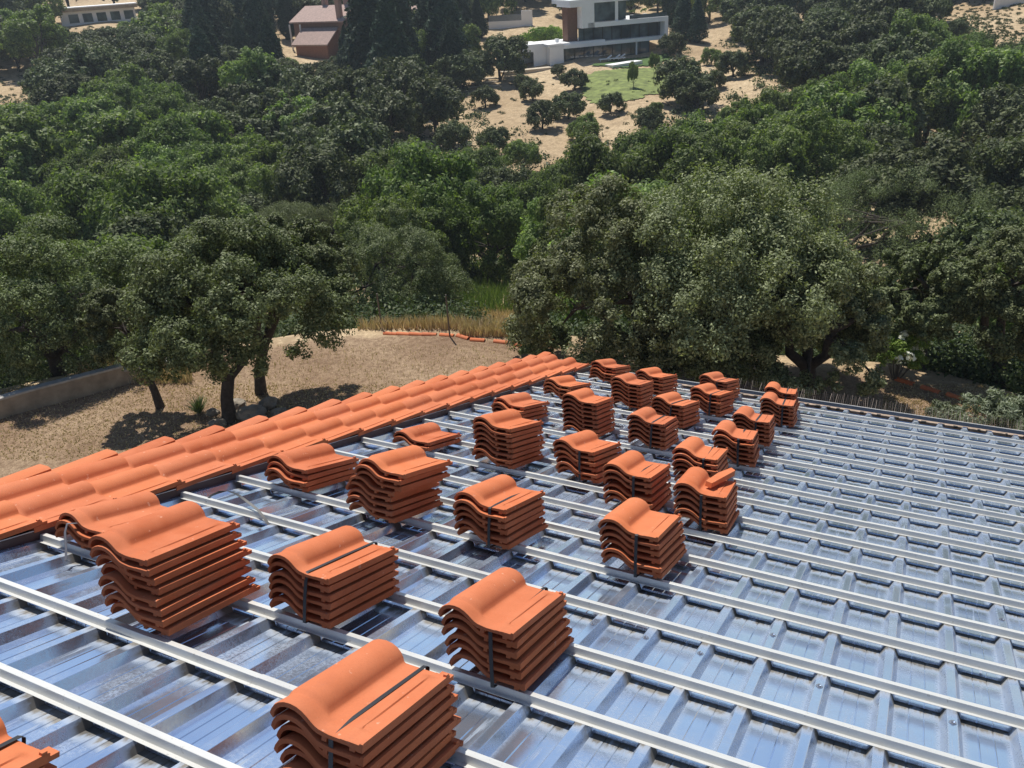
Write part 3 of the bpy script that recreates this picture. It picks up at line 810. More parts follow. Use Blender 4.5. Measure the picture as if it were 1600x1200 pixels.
# ---- forest beyond: shared crowns, every tree its own object
variants = {}
def mk(kind, mat, n, cnt, leaf, bark, **kw):
    variants[kind] = []
    for i in range(n):
        cme, cl = crown_variant(kind + '_crown', mat, hash(kind) % 991 + i * 17 if False else sum(map(ord, kind)) + i * 17, cnt, leaf, **kw)
        tme = trunk_mesh(kind + '_trunk', bark, .75, .06, cl * .9, i, (0, 0), (1, 1, 1), 1.15, nlimb=6)
        variants[kind].append((cme, tme))
mk('ash_mid', M['ash'], 4, 32000, .029, M['bark2'], nl=30, rz=.85, low=-.5, sub=16, asp=.42, lobe=(.2, .34), reach=(.5, .82))
mk('ash_far', M['ash'], 3, 16000, .042, M['bark2'], nl=26, rz=.85, low=-.5, sub=12, asp=.5)
mk('deep_mid', M['ashD'], 3, 26000, .032, M['bark2'], nl=28, rz=.85, low=-.5, sub=14, asp=.45)
mk('oak_mid', M['oakF'], 3, 20000, .036, M['bark'], nl=30, rz=.72, low=-.4, sub=14)
mk('oak_far', M['oakF'], 4, 11000, .050, M['bark'], nl=24, rz=.74, low=-.4, sub=12)
def conifer(seed, slim):
    rng = np.random.default_rng(seed); n = 12000
    z = rng.random(n) ** .8; prof = (1 - z) ** .75 * np.clip(z * 9, .3, 1) if not slim else np.clip((1 - z) * 3.2, 0, 1) ** .6 * np.clip(z * 8, .4, 1)
    a = rng.random(n) * 2 * math.pi
    lump = 1 + .22 * np.sin(a * 5 + z * 40) * np.sin(z * 60 + a * 2) + rng.normal(size=n) * .06
    r = prof * lump * (.55 + .45 * rng.random(n) ** .4)
    p = np.stack([r * np.cos(a), r * np.sin(a), z * (6.5 if slim else 3.4)], 1)
    nr = unit(np.stack([np.cos(a), np.sin(a), np.full(n, .5)], 1) + rng.normal(size=(n, 3)) * .5)
    return leaf_mesh('conifer_crown', M['conif'], p, nr, .12 if slim else .075, rng, .45)
CONS = [conifer(i, False) for i in range(3)]; CYP = [conifer(9 + i, True) for i in range(2)]
ctr = MB(); ctr.tube([(0, 0, -.3), (0, 0, .6), (0, 0, 2)], [.09, .08, .03], 7); CTRM = ctr.mesh('conifer_trunk', M['bark2'], 60)

def inpoly(x, y, P):
    c = False
    for i in range(len(P)):
        a, b = P[i], P[i - 1]
        if (a[1] > y) != (b[1] > y) and x < (b[0] - a[0]) * (y - a[1]) / (b[1] - a[1]) + a[0]: c = not c
    return c
CLEAR = [
 [(728, 150), (740, 125), (800, 110), (905, 100), (1040, 84), (1058, 92), (1062, 125), (1052, 160), (1036, 178), (1000, 184), (982, 198), (925, 198), (880, 222), (835, 204), (768, 186)],
 [(810, -20), (1042, -20), (1046, 88), (905, 110), (812, 100)],
 [(762, -10), (835, -5), (838, 60), (762, 45)],
 [(440, 26), (525, 26), (530, 60), (498, 84), (446, 60)],
 [(1074, 60), (1118, 55), (1168, 128), (1120, 152), (1080, 100)],
 [(0, 116), (40, 112), (34, 142), (0, 154)],
 [(1485, -10), (1610, -10), (1610, 50), (1560, 48)],
 [(102, 12), (212, 6), (212, 22), (102, 28)], [(4, 20), (36, 18), (36, 25), (4, 26)],
 [(664, 232), (690, 230), (688, 264)], [(734, 306), (758, 310), (750, 334)], [(1420, 255), (1462, 258), (1455, 290)],
 [(738, 440), (838, 440), (842, 500), (732, 502)],
]
BLD = {1: 160, 2: 172, 3: 166, 7: 225, 8: 225}
def blocked(p, R, Hh):
    rt = polar(p)[0]; CL = [P for i, P in enumerate(CLEAR) if rt < BLD.get(i, 1e9)]
    for dx, dz in [(a_, b_) for a_ in (-.95, -.5, 0, .5, .95) for b_ in (.1, .25, .4, .55, .7, .85, 1.0) if a_ * a_ + (2 * b_ - 1.1) ** 2 < 1.35]:
        q = proj(Vector((p.x + rh.x * R * dx, p.y + rh.y * R * dx, p.z + Hh * dz)))
        if q and any(inpoly(q[0], q[1], P) for P in CL): return True
    return False
OAKZ = [[(230, 85), (420, 88), (700, 100), (800, 150), (800, 235), (700, 250), (620, 300), (520, 300), (430, 235), (260, 180)],
        [(1040, -40), (1700, -40), (1700, 120), (1540, 90), (1420, 75), (1300, 120), (1180, 150), (1060, 90)],
        [(-100, -40), (260, -40), (230, 110), (110, 160), (-100, 170)], [(1300, 250), (1420, 330), (1700, 330), (1700, 150), (1480, 175)]]
CONZ = [[(285, -60), (470, -60), (470, 95), (310, 105)], [(520, -60), (770, -60), (755, 75), (640, 110), (530, 100)], [(1040, -60), (1092, -60), (1085, 60), (1045, 60)]]
DEEPZ = [[(800, 190), (1060, 190), (1180, 260), (1150, 340), (780, 400), (700, 330)], [(520, 300), (800, 240), (800, 420), (520, 400)], [(0, 260), (320, 300), (330, 400), (0, 400)]]
def lab(kind, q, R, r):
    x, y = q[0], q[1]
    if kind == 'conifer':
        w = 'left of the terracotta house' if x < 440 else ('behind the terracotta house' if x < 560 else ('between the two houses' if x < 800 else 'right of the villa'))
        return f'{"tall" if R > 3.5 else "smaller"} dark pointed conifer {w}'
    cols = [(60, 'at the left picture edge'), (190, 'above the far left yard oak'), (300, 'above the leaning oak'), (400, 'above the forked oak'), (500, 'below the terracotta house'), (600, 'left of the umbrella oak top'), (710, 'above the umbrella oak'),
            (800, 'above the reeds'), (900, 'below the golden slope'), (1000, "below the villa's lawn"), (1100, 'above the great clump, left part'), (1210, 'above the great clump, middle'), (1310, 'above the great clump, right part'), (1420, 'above the slanting oak'), (1520, 'above the right edge oak'), (9999, 'at the right picture edge')]
    c = next(t for v_, t in cols if x < v_)
    rw = 'on the valley floor' if y > 330 else ('low in the valley' if y > 270 else ('halfway up' if y > 205 else ('on the upper wood' if y > 140 else ('near the crest' if y > 70 else 'on the crest'))))
    sz = 'small' if R < 2.7 else ('round' if R < 3.4 else 'broad')
    kd = {'oak': 'dark grey green oak', 'ash': 'bright green leafy tree', 'deep': 'deep green leafy tree'}[kind]
    return f'{sz} {kd} {rw}, {c}'
rnd = random.Random(42)
r = 27.0; ntree = 0; rows = 0
while r < 235:
    sp = 4.6 if r < 50 else (6.0 if r < 90 else (6.9 if r < 150 else 9.0))
    half = 36
    nph = int(math.radians(2 * half) * r / sp); off = rnd.random()
    for i in range(nph):
        a = math.radians(-half + 2 * half * (i + off + rnd.uniform(-.3, .3)) / nph); rr_ = r + rnd.uniform(-.4, .4) * sp
        x = CAM.x + rr_ * (math.cos(a) * fh.x + math.sin(a) * rh.x); y = CAM.y + rr_ * (math.cos(a) * fh.y + math.sin(a) * rh.y)
        re = np.interp(math.degrees(a), EA, ER)
        if rr_ < re + 5.5: continue
        if any(rr_ < rn + 3.5 and abs(math.degrees(a) - an) * math.pi / 180 * rn < Rn + 2.6 for rn, an, Rn in NEARP): continue
        p = Vector((x, y, HH(x, y)))
        R = rnd.uniform(2.4, 3.3) if r < 50 else rnd.uniform(3.1, 4.9)
        if r > 150: R *= 1.15
        Hh = R * 1.95
        for tries in range(3):
            if not blocked(p, R, Hh): break
            R *= .68; Hh *= .68
        else: continue
        q = proj(p + Vector((0, 0, Hh * .6)))
        if not q or q[0] < -170 or q[0] > 1770 or q[1] < -120: continue
        inz = lambda Z: any(inpoly(q[0], q[1], P) for P in Z)
        mid = r < 75
        if inz(CONZ) and rnd.random() < .72: kind = 'conifer'
        elif inz(OAKZ): kind = 'oak' if rnd.random() < .9 else 'ash'
        elif inz(DEEPZ): kind = 'deep' if rnd.random() < .7 else ('ash' if rnd.random() < .6 else 'oak')
        else: kind = 'ash' if rnd.random() < .72 else ('deep' if rnd.random() < .6 else 'oak')
        if r > 150 and kind != 'conifer': kind = 'oak' if rnd.random() < .75 else 'ash'
        lb = lab(kind, q, R, r)
        if kind == 'conifer':
            if rnd.random() < .35: t = add_tree('cypress', p, rnd.choice(CYP), CTRM, rnd.uniform(1.2, 1.7), 0, rnd.random() * 6, 'slim dark cypress column standing among the hilltop trees', 'tree', 'hilltop conifers')
            else: t = add_tree('fir_tree', p, rnd.choice(CONS), CTRM, R * rnd.uniform(.8, 1.15), .1, rnd.random() * 6, lb, 'tree', 'hilltop conifers')
        else:
            key = {'ash': 'ash_mid' if mid else 'ash_far', 'deep': 'deep_mid', 'oak': 'oak_mid' if mid else 'oak_far'}[kind]
            cme, tme = rnd.choice(variants[key]); zs = rnd.uniform(.88, 1.15)
            if kind == 'ash' or kind == 'deep': zs *= 1.12
            t = add_tree({'ash': 'ash_tree', 'deep': 'leafy_tree', 'oak': 'oak_tree'}[kind], p - Vector((0, 0, R * .25)), cme, tme, R, 1.15, rnd.random() * 6.28, lb, 'tree', 'trees of the valley wood and hillsides', (1, rnd.uniform(.88, 1.1), zs))
        ntree += 1
    r += sp * .92; rows += 1
print('forest trees', ntree)

# ---- single trees on the bare slope around the white house: base px, crown half width px, kind
single = [((782, 126), 34, 'oak', 'wide dark oak just left of the white house'), ((759, 168), 17, 'oak', 'small dark oak beside the garden steps'), ((818, 140), 13, 'oak', 'small oak below the white house corner'),
 ((833, 158), 17, 'oak', 'oak upper one of two in a line on the golden slope'), ((848, 201), 23, 'oak', 'round oak in the middle of the golden slope'), ((889, 186), 22, 'oak', 'thin grey oak right of the round oak on the slope'),
 ((898, 142), 17, 'oak', 'dark round oak at the corner of the lawn'), ((874, 120), 10, 'oak', 'small olive-like tree before the white house'), ((954, 178), 18, 'oak', 'dark oak on the lower edge of the green lawn'),
 ((990, 138), 7, 'ash', 'slender young tree planted on the lawn'), ((1022, 122), 7, 'ash', 'slender young tree near the lawn\'s right end'), ((1024, 182), 11, 'ash', 'thin pale sapling under the lawn'),
 ((1072, 164), 36, 'oak', 'broad flat dark oak right of the lawn'), ((1066, 134), 20, 'oak', 'dark oak just above the broad flat one'), ((1048, 86), 18, 'oak', 'round oak at the right end of the white house'),
 ((1112, 100), 13, 'ash', 'pale rounded bush beside the bare path'), ((1118, 140), 15, 'oak', 'open-crowned oak on the bare path'), ((1145, 120), 22, 'oak', 'dark oak right of the bare path'),
 ((915, 222), 22, 'ash', 'green tree where the golden slope narrows'), ((1010, 205), 20, 'oak', 'dark oak under the thin pale sapling'),
 ((690, 170), 26, 'oak', 'oak between the wood and the garden steps'), ((1090, 175), 26, 'oak', 'dark oak below the bare path'), ((300, 60), 24, 'oak', 'dark oak between the long house and the firs'), ((610, 100), 48, 'ash', 'large mid green tree right of the terracotta house'), ((270, 104), 42, 'ash', 'round bright tree below the dark firs, upper left'), ((720, 140), 30, 'oak', 'dark oak left of the garden steps')]
for i, (b, w, kd, lb) in enumerate(single):
    p = hit(*b)
    if not p: continue
    R = 1.35 * w / FPX * (p - CAM).dot(ax[2]); cme, tme = variants['oak_far' if kd == 'oak' else 'ash_far'][i % 3]
    tall = 2.3 if w < 8 else 1.0
    add_tree('oak_tree' if kd == 'oak' else 'ash_tree', p - Vector((0, 0, R * (.42 if w > 8 else 0))), cme, tme, R, 1.05 * tall, i * 1.3, lb, 'tree', None, (1, 1, tall))
for i, (b, hpx) in enumerate([((452, 62), 78), ((356, 92), 100), ((385, 80), 95), ((330, 88), 92), ((410, 60), 70), ((655, 66), 80), ((700, 70), 82), ((722, 60), 84), ((1066, 62), 72), ((1088, 66), 66), ((500, 20), 40), ((748, 60), 60)]):
    p = hit(*b)
    if not p: continue
    dist = (p - CAM).dot(ax[2]); h = hpx / FPX * dist; slim = i in (0, 4, 10)
    add_tree('cypress' if slim else 'fir_tree', p, (CYP if slim else CONS)[i % 2], CTRM, h / (6.5 if slim else 3.4), 0, i, ['slim cypress in front of the terracotta house gable', 'tall dark fir left of the terracotta house, frontmost', 'tall dark fir nearest the terracotta house', 'dark fir above the round bright tree', 'cypress behind the firs left of the terracotta house', 'fir right of the large mid green tree', 'tallest fir between the two houses', 'fir left of the white garden wall', 'dark conifer just right of the white house', 'second conifer right of the white house', 'cypress tip above the terracotta roof', 'small fir before the white garden wall'][i], 'tree')

for i, (px, py, w) in enumerate([(8, 88, 26), (48, 94, 25), (78, 84, 24), (112, 86, 25), (146, 82, 24), (176, 78, 24), (208, 74, 24), (240, 70, 25), (262, 56, 26), (66, 42, 13), (20, 62, 15), (84, 24, 10), (236, 30, 13)]):
    p = hit(px, py); R = w / FPX * (p - CAM).dot(ax[2]) * 1.1; cme, tme = variants['oak_far'][i % 4]
    on = ['first', 'second', 'third', 'fourth', 'fifth', 'sixth', 'seventh', 'eighth', 'ninth', 'tenth', 'eleventh', 'twelfth', 'thirteenth'][i]
    add_tree('oak_tree', p - Vector((0, 0, R * .5)), cme, tme, R, 1.05, i * 1.7, on + ' dark oak of the hedge below the long white house, counted from the left' if i < 9 else ['dark oak between the brick outhouse and the long house', 'low oak under the brick outhouse', 'dark oak behind the long white house, left', 'dark oak right of the long white house'][i - 9], 'tree', 'hedge oaks by the long house', (1, 1, .95))

# ---- undergrowth of the wood (nobody could count it)
rng = np.random.default_rng(77)
P_ = []; 
nb = 7000; ang = np.radians(rng.uniform(-36, 36, nb)); rad_ = 24 + (150 - 24) * rng.random(nb)
ring = np.arange(nb) > 5200; rad_[ring] = (np.interp(np.degrees(ang), EA, ER) + 1.6 + 9 * rng.random(nb))[ring]
bx = CAM.x + rad_ * (np.cos(ang) * fh.x + np.sin(ang) * rh.x); by = CAM.y + rad_ * (np.cos(ang) * fh.y + np.sin(ang) * rh.y); bz = H(bx, by)
keep = []
for i in range(nb):
    if rad_[i] < np.interp(math.degrees(ang[i]), EA, ER) + 1.5: continue
    q = proj((bx[i], by[i], bz[i])); q2 = proj((bx[i], by[i], bz[i] + 1.0))
    if q and any(inpoly(q[0], q[1], P) or inpoly(q2[0], q2[1], P) for P in CLEAR): continue
    keep.append(i)
keep = np.array(keep)
def bushes(ids, per, leaf):
    ii = np.repeat(ids, per); n = len(ii); q = unit(rng.normal(size=(n, 3))); q[:, 2] = np.abs(q[:, 2]); br = rng.uniform(.6, 1.5, nb)[ii][:, None]
    return np.stack([bx[ii], by[ii], bz[ii]], 1) + q * br * (rng.random((n, 1)) ** .35) * np.array([1, 1, .8]), unit(q + rng.normal(size=(n, 3)) * .5), np.full(n, leaf)
close = rad_[keep] < 42
pa, na_, la = bushes(keep[close], 230, .065); pb, nb_, lb_ = bushes(keep[~close], 42, .18)
sz_ = np.concatenate([la, lb_])
ug = mesh_obj('undergrowth', leaf_mesh('undergrowth', M['under'], np.concatenate([pa, pb]), np.concatenate([na_, nb_]), sz_, rng, .5)); tag(ug, 'dark low scrub covering the valley floor under the trees', 'undergrowth', None, 'stuff')
P_ = []
for (x0, y0, x1, y1, m_) in ((1466, 0, 1600, 60, 380), (1060, 60, 1180, 150, 60), (0, 100, 60, 165, 50), (716, 120, 1050, 225, 90), (0, 36, 280, 70, 60)):
    P_ += [q for q in hits(rng.uniform(x0, x1, m_), rng.uniform(y0, y1, m_))]
P_ = np.array(P_); n = len(P_) * 60; ii = np.repeat(np.arange(len(P_)), 60); q = unit(rng.normal(size=(n, 3))); q[:, 2] = np.abs(q[:, 2]) * .7
br = rng.uniform(.12, .5, len(P_))[ii][:, None]; sc_ = leaf_mesh('low_scrub', M['under'], P_[ii] + q * br * (rng.random((n, 1)) ** .4), unit(q + rng.normal(size=(n, 3)) * .5), .09, rng, .4)
tag(mesh_obj('low_scrub', sc_), 'scattered low scrub on the dry upper slopes', 'scrub', None, 'stuff')

# ---- tall dry grass and reeds along the yard edge
def blades(name, regions, mat, label, cat, hgt, n, seed, wid=.012):
    rng = np.random.default_rng(seed); pts = []
    for (x0, y0, x1, y1, w) in regions:
        m_ = int(n * w); pts += [Vector(q) for q in hits(rng.uniform(x0, x1, m_), rng.uniform(y0, y1, m_), 10.0)]
    mb = MB()
    for p in pts:
        h = hgt * rng.uniform(.5, 1.2); a = rng.uniform(0, 6.28); l = rng.normal(size=2) * h * .22; w = wid * rng.uniform(.7, 1.5)
        c, s = math.cos(a) * w, math.sin(a) * w
        b0 = (p.x - c, p.y - s, p.z - .02); b1 = (p.x + c, p.y + s, p.z - .02)
        m0 = (p.x - c * .7 + l[0] * .35, p.y - s * .7 + l[1] * .35, p.z + h * .55); m1 = (p.x + c * .7 + l[0] * .35, p.y + s * .7 + l[1] * .35, p.z + h * .55)
        t = (p.x + l[0], p.y + l[1], p.z + h)
        k = len(mb.v); mb.v += [b0, b1, m1, m0, t]; mb.f += [(k, k + 1, k + 2, k + 3), (k + 3, k + 2, k + 4)]
    o = mb.build(name, mat); return tag(o, label, cat, None, 'stuff')
blades('dry_grass', [(720, 480, 860, 527, 1.0), (560, 495, 720, 516, .4), (820, 480, 870, 545, .3), (120, 560, 300, 600, .5)], M['straw'], 'tall straw-coloured grass standing beyond the edging tiles', 'grass', .34, 5600, 3)
blades('reeds', [(715, 420, 850, 492, 1.0), (640, 440, 720, 500, .25)], M['reed'], 'bright green reeds between the dry grass and the wood', 'reeds', .75, 4600, 4, .018)
blades('short_grass', [(250, 540, 800, 640, .8), (0, 600, 700, 720, .6)], M['straw'], 'short dry tufts in the mown yard', 'grass', .07, 3800, 6, .008)
blades('fallen_leaves', [(0, 600, 760, 720, 1.0), (1380, 600, 1600, 660, .5)], M['straw'], 'scattered dry leaves and litter on the yard', 'leaf litter', .025, 9000, 8, .02)

# ---- yard wall (stepped), rocks, edging tiles, fence posts
def ground_pt(px, py):
    p = on_z(px, py, YZ); return Vector((p.x, p.y, HH(p.x, p.y)))
segs = [((-60, 676), (58, 640), .46), ((58, 640), (200, 600), .46), ((200, 600), (310, 577), .34)]
wall = empty('garden_wall', ground_pt(100, 625)); tag(wall, 'low stepped concrete wall behind the left yard trees', 'wall')
wl = wall.location
for (a, b, h) in segs:
    A, B = ground_pt(*a), ground_pt(*b); d = (B - A).normalized(); nrm = Vector((-d.y, d.x, 0)) * .10
    if nrm.dot(Vector((fh.x, fh.y, 0))) < 0: nrm = -nrm
    mb = MB(); lo = Vector((0, 0, -.8)); hi = Vector((0, 0, h))
    q = [A, B, B + nrm * 2, A + nrm * 2]; q = [p - wl for p in q]
    mb.hexa([p + lo for p in q] + [p + hi for p in q]); mb.build('wall_section', M['concrete'], wall)
    mb = MB(); e = nrm * .15; q = [A - e, B - e, B + nrm * 2 + e, A + nrm * 2 + e]; q = [p - wl for p in q]
    mb.hexa([p + hi + Vector((0, 0, .003)) for p in q] + [p + hi + Vector((0, 0, .05)) for p in q]); mb.build('coping', M['coping'], wall)
rnd = random.Random(5)
def rock(px, py, s, label):
    p = ground_pt(px, py); mb = MB(); n = 9
    import bmesh
    bm = bmesh.new(); bmesh.ops.create_icosphere(bm, subdivisions=3, radius=1)
    sd = rnd.random() * 50
    from mathutils import noise as mn
    for v in bm.verts:
        k = 1 + .38 * mn.noise(v.co * 1.3 + Vector((sd, 0, 0))) + .16 * mn.noise(v.co * 3.7 + Vector((0, sd, 0)))
        v.co = Vector((v.co.x * k * s * rnd.uniform(.99, 1.01), v.co.y * k * s * .8, v.co.z * k * s * .6))
    me = bpy.data.meshes.new('garden_rock'); bm.to_mesh(me); bm.free(); me.materials.append(M['rock'])
    o = mesh_obj('garden_rock', me); o.location = p + Vector((0, 0, s * .2)); o.rotation_euler = (0, 0, rnd.random() * 6)
    tag(o, label, 'rock', 'rocks round the forked oak')
for q in [((392, 650), .33, 'largest pale rock right of the forked oak'), ((420, 632), .24, 'rock farthest right by the second oak trunk'), ((372, 632), .22, 'rock behind the forked oak trunk'), ((340, 664), .20, 'rock at the left foot of the forked oak'), ((408, 662), .22, 'rock nearest the laid tiles'), ((332, 645), .16, 'small rock beside the yucca tuft'), ((436, 648), .18, 'flat rock at the right end of the group')]:
    rock(*q[0], q[1], q[2])
# tufted plant at the oak's foot
def tuft(px, py, h, n, mat, label, cat, spread=.45, wid=.018):
    p = ground_pt(px, py); mb = MB(); rg = random.Random(px)
    for _ in range(n):
        a = rg.uniform(0, 6.28); l = h * rg.uniform(.7, 1.1); t = rg.uniform(.15, 1.1); c = []
        for i in range(5):
            s_ = i / 4; c.append(Vector((math.cos(a) * l * math.sin(t * s_) * 1.0, math.sin(a) * l * math.sin(t * s_), l * s_ * math.cos(t * s_ * .9))))
        sd = Vector((-math.sin(a), math.cos(a), 0)); k = len(mb.v)
        for i, q in enumerate(c):
            w = wid * (1 - i / 4.3); mb.v += [tuple(q - sd * w), tuple(q + sd * w)]
        for i in range(4): mb.f.append((k + 2 * i, k + 2 * i + 1, k + 2 * i + 3, k + 2 * i + 2))
    o = mb.build('grassy_plant', mat); o.location = p; return tag(o, label, cat)
tuft(312, 645, .42, 150, M['oakN'], 'spiky grass-like plant left of the forked oak', 'plant')
# edging tiles: short half-round tiles end to end
et = MB(); pr = [(math.cos(t) * .085, math.sin(t) * .075) for t in np.linspace(0, math.pi, 9)]; pi_ = [(x * .84, z * .80) for x, z in reversed(pr)]
for y, f in ((0, 1.0), (.40, .86)):
    for x, z in pr + pi_: et.v.append((x * f, y, z * f))
n = 18
for j in range(n): et.f.append((j, (j + 1) % n, n + (j + 1) % n, n + j))
et.f.append(tuple(reversed(range(n)))); et.f.append(tuple(range(n, 2 * n))); ETM = et.mesh('edging_tile', M['tile'], 35)
def edging(pxs, lab_, grp):
    P = [ground_pt(*q) for q in pxs]; k = 0
    for i in range(len(P) - 1):
        d = P[i + 1] - P[i]; L = d.length; m_ = max(1, int(L / .37))
        for j in range(m_):
            p = P[i] + d * (j / m_); o = bpy.data.objects.new('edging_tile', ETM); COL.objects.link(o)
            o.location = (p.x, p.y, p.z - .01); o.rotation_euler = (0, 0, math.atan2(d.y, d.x) - math.pi / 2 + rnd.uniform(-.06, .06))
            tag(o, lab_, 'edging tile', grp); k += 1
edging([(600, 521), (660, 524), (715, 526), (735, 532), (772, 533), (800, 536), (835, 545)], 'orange half-round tile edging the far side of the yard', 'edging tiles at the far side of the yard')
edging([(1400, 592), (1440, 603), (1480, 614), (1520, 628), (1560, 646)], 'orange half-round tile edging the yard before the right oaks', 'edging tiles in front of the right oaks')
for q, h, lb in [((703, 527), 1.15, 'thin rusty fence post left of the tall one'), ((814, 531), 1.5, 'tall thin fence post in the dry grass'), ((596, 512), 1.0, 'thin fence post under the umbrella oak'), ((186, 580), .8, 'thin fence post behind the garden wall')]:
    p = ground_pt(*q); mb = MB(); mb.tube([(0, 0, -.2), (0, 0, h)], [.022, .022], 8); mb.tube([(0, 0, h), (0, 0, h + .03)], [.027, .018], 8)
    for z in (.3, .7): mb.tube([(-.03, 0, z * h), (.03, 0, z * h)], [.006, .006], 5)
    o = mb.build('fence_post', M['post'], None, 40); o.location = p; tag(o, lb, 'fence post', 'fence posts')
# fallen trunk / log leaning in the shade under the umbrella oak
# ---- bushes
def bush(name, px, py, R, rz_, mat, cnt, leaf, label, cat, seed, asp=.35, flowers=0, zoff=.6):
    p = ground_pt(px, py); me_, cl = crown_variant(name + '_leaves', mat, seed, cnt, leaf / R, nl=16, rz=rz_, low=-.2, sub=10, asp=asp, reach=(.35, .7))
    t = empty(name, p); tag(t, label, cat); o = mesh_obj('foliage', me_, t); o.location = (0, 0, R * rz_ * zoff); o.scale = (R, R, R)
    mb = MB(); rg = random.Random(seed)
    for c in cl: mb.tube([(0, 0, -.1), (c[0] * R * .5, c[1] * R * .5, R * rz_ * .3), (c[0] * R, c[1] * R, c[2] * R + R * rz_ * zoff)], [.015, .010, .004], 5, False)
    mb.build('stems', M['bark2'], t)
    if flowers:
        rng = np.random.default_rng(seed + 1); p_, n_, _ = crown_pts(rng, 10, flowers, rz_, -.1, 5); f = mesh_obj('flowers', leaf_mesh('flowers', M['flower'], p_ * 1.02, n_, .05 / R, rng, .8), t); f.location = o.location; f.scale = (R, R, R)
bush('oleander', 1400, 592, .62, 1.15, M['young'], 5000, .045, 'flowering white and light green shrub under the right oaks', 'shrub', 61, .3, 420, .95)
bush('olive_bush', 1535, 690, .75, .9, M['olive'], 5200, .05, 'silvery olive bush above the gutter at the right', 'bush', 62, .22)
bush('olive_bush', 1600, 700, .8, .95, M['olive'], 5200, .05, 'silvery olive bush cut by the right picture edge', 'bush', 63, .22)
bush('olive_bush', 1470, 668, .45, .8, M['olive'], 2400, .045, 'smallest silvery bush, left of the other two', 'bush', 64, .22)
bush('broom_bush', 838, 532, .45, 1.2, M['olive'], 2600, .04, 'grey green feathery bush at the end of the dry grass', 'bush', 65, .2)
bush('green_bush', 225, 580, .35, .9, M['young'], 1600, .04, 'small bright bush between wall and leaning oak', 'bush', 66, .4)

# ------------------------------------------------------------------ buildings on the hill
def frame(pa, pb, name, label, cat='house'):
    """local frame: X along the facade from pixel a to pixel b on the ground, Y away from the camera, Z up"""
    A, B = pa, pb; d = Vector((B.x - A.x, B.y - A.y, 0)); L = d.length; d.normalize(); back = Vector((-d.y, d.x, 0))
    if back.dot(Vector((fh.x, fh.y, 0))) < 0: back = -back
    e = empty(name, A); tag(e, label, cat)
    def T(x, y, z): return d * x + back * y + Vector((0, 0, z))
    return e, T, L
def part(e, T, name, mat, boxes):
    mb = MB()
    for a, b in boxes:
        p = [T(*q) for q in ((a[0], a[1], a[2]), (b[0], a[1], a[2]), (b[0], b[1], a[2]), (a[0], b[1], a[2]), (a[0], a[1], b[2]), (b[0], a[1], b[2]), (b[0], b[1], b[2]), (a[0], b[1], b[2]))]
        mb.hexa(p)
    return mb.build(name, mat, e)
def at_z(px, py, zrel):
    p = on_z(px, py, zrel); return p
# white modern villa
zb_ = -14.9
A = at_z(860, 104, zb_); B = at_z(1016, 88, zb_)
e, T, L = frame(A, B, 'modern_villa', 'modern white villa with long glass fronts on the opposite slope')
pxm = (A - CAM).dot(ax[2]) / FPX                         # metres per pixel at the near corner
def zz(px): return px * pxm
ex, ey = -6.0, 0
part(e, T, 'ground_floor_wall', M['hwhite'], [((0, 0, -2.0), (2.2, .3, zz(29))), ((0, .3, -2.0), (L, 8, .05)), ((.01, .31, 0), (.3, 8, zz(29))), ((-.3, .0, zz(28)), (9, 7.0, zz(32)))])
part(e, T, 'side_wing', M['hwhite'], [((-5.2, 1.6, -1), (-4.6, 1.9, zz(30))), ((-2.0, 1.6, -1), (0, 1.9, zz(30))), ((-4.6, 1.6, zz(22)), (-2.0, 1.9, zz(30))), ((-5.6, 1.6, zz(30)), (-.3, 7, zz(33))), ((-5.2, 1.9, -1), (-5.0, 7, zz(30))), ((-4.8, 4.5, -1), (-.2, 4.6, zz(30)))])
part(e, T, 'terrace_slab', M['paving'], [((-8, -1.6, -.25), (L + 2, 0, .06)), ((-8, -1.6, -1.2), (L + 2, -1.3, -.25))])
part(e, T, 'ground_floor_glass', M['glass'], [((2.2, .35, .1), (L, .45, zz(24)))])
for x in np.linspace(2.5, L - .1, 10): part(e, T, 'window_mullion', M['dark'], [((x, .30, .1), (x + .10, .35, zz(24)))])
part(e, T, 'floor_slab', M['hwhite'], [((2.2, -.2, zz(24)), (L + 2.9, 8, zz(29.5)))])
part(e, T, 'column', M['hwhite'], [((L - 2.4, .05, 0), (L - 2.2, .28, zz(24)))])
u0_ = 5.2; u1_ = L + 2.9
part(e, T, 'upper_floor_glass', M['glass'], [((u0_, 1.2, zz(29.5)), (u1_ - .6, 1.3, zz(51)))])
for x in np.linspace(u0_ + .8, u1_ - 1.2, 9): part(e, T, 'window_mullion', M['dark'], [((x, 1.12, zz(29.5)), (x + .10, 1.2, zz(51)))])
part(e, T, 'upper_floor_frame', M['hwhite'], [((u1_ - .6, -.2, zz(29.5)), (u1_, 8, zz(51))), ((u0_ + 1.0, -.2, zz(51)), (u1_, 8, zz(58)))])
part(e, T, 'wood_cladding', M['brown'], [((3.6, 1.6, zz(29.5)), (5.19, 3.6, zz(82)))])
part(e, T, 'top_floor_wall', M['hwhite'], [((3.3, -.2, zz(86)), (12.9, 7, zz(92))), ((5.2, -.2, zz(51)), (7.2, .2, zz(86))), ((5.2, .2, zz(51)), (5.5, 6, zz(86))), ((3.3, -.2, zz(82)), (5.2, 5, zz(86)))])
part(e, T, 'top_floor_glass', M['glass'], [((7.2, .1, zz(59)), (10.7, .2, zz(86))), ((11.2, .3, zz(59)), (12.6, 5, zz(86)))])
part(e, T, 'top_floor_pier', M['hwhite'], [((10.7, .05, zz(58)), (11.2, .3, zz(86)))])
part(e, T, 'balustrade', M['glass'], [((13.0, -.1, zz(58.2)), (u1_ - .2, -.06, zz(64)))])
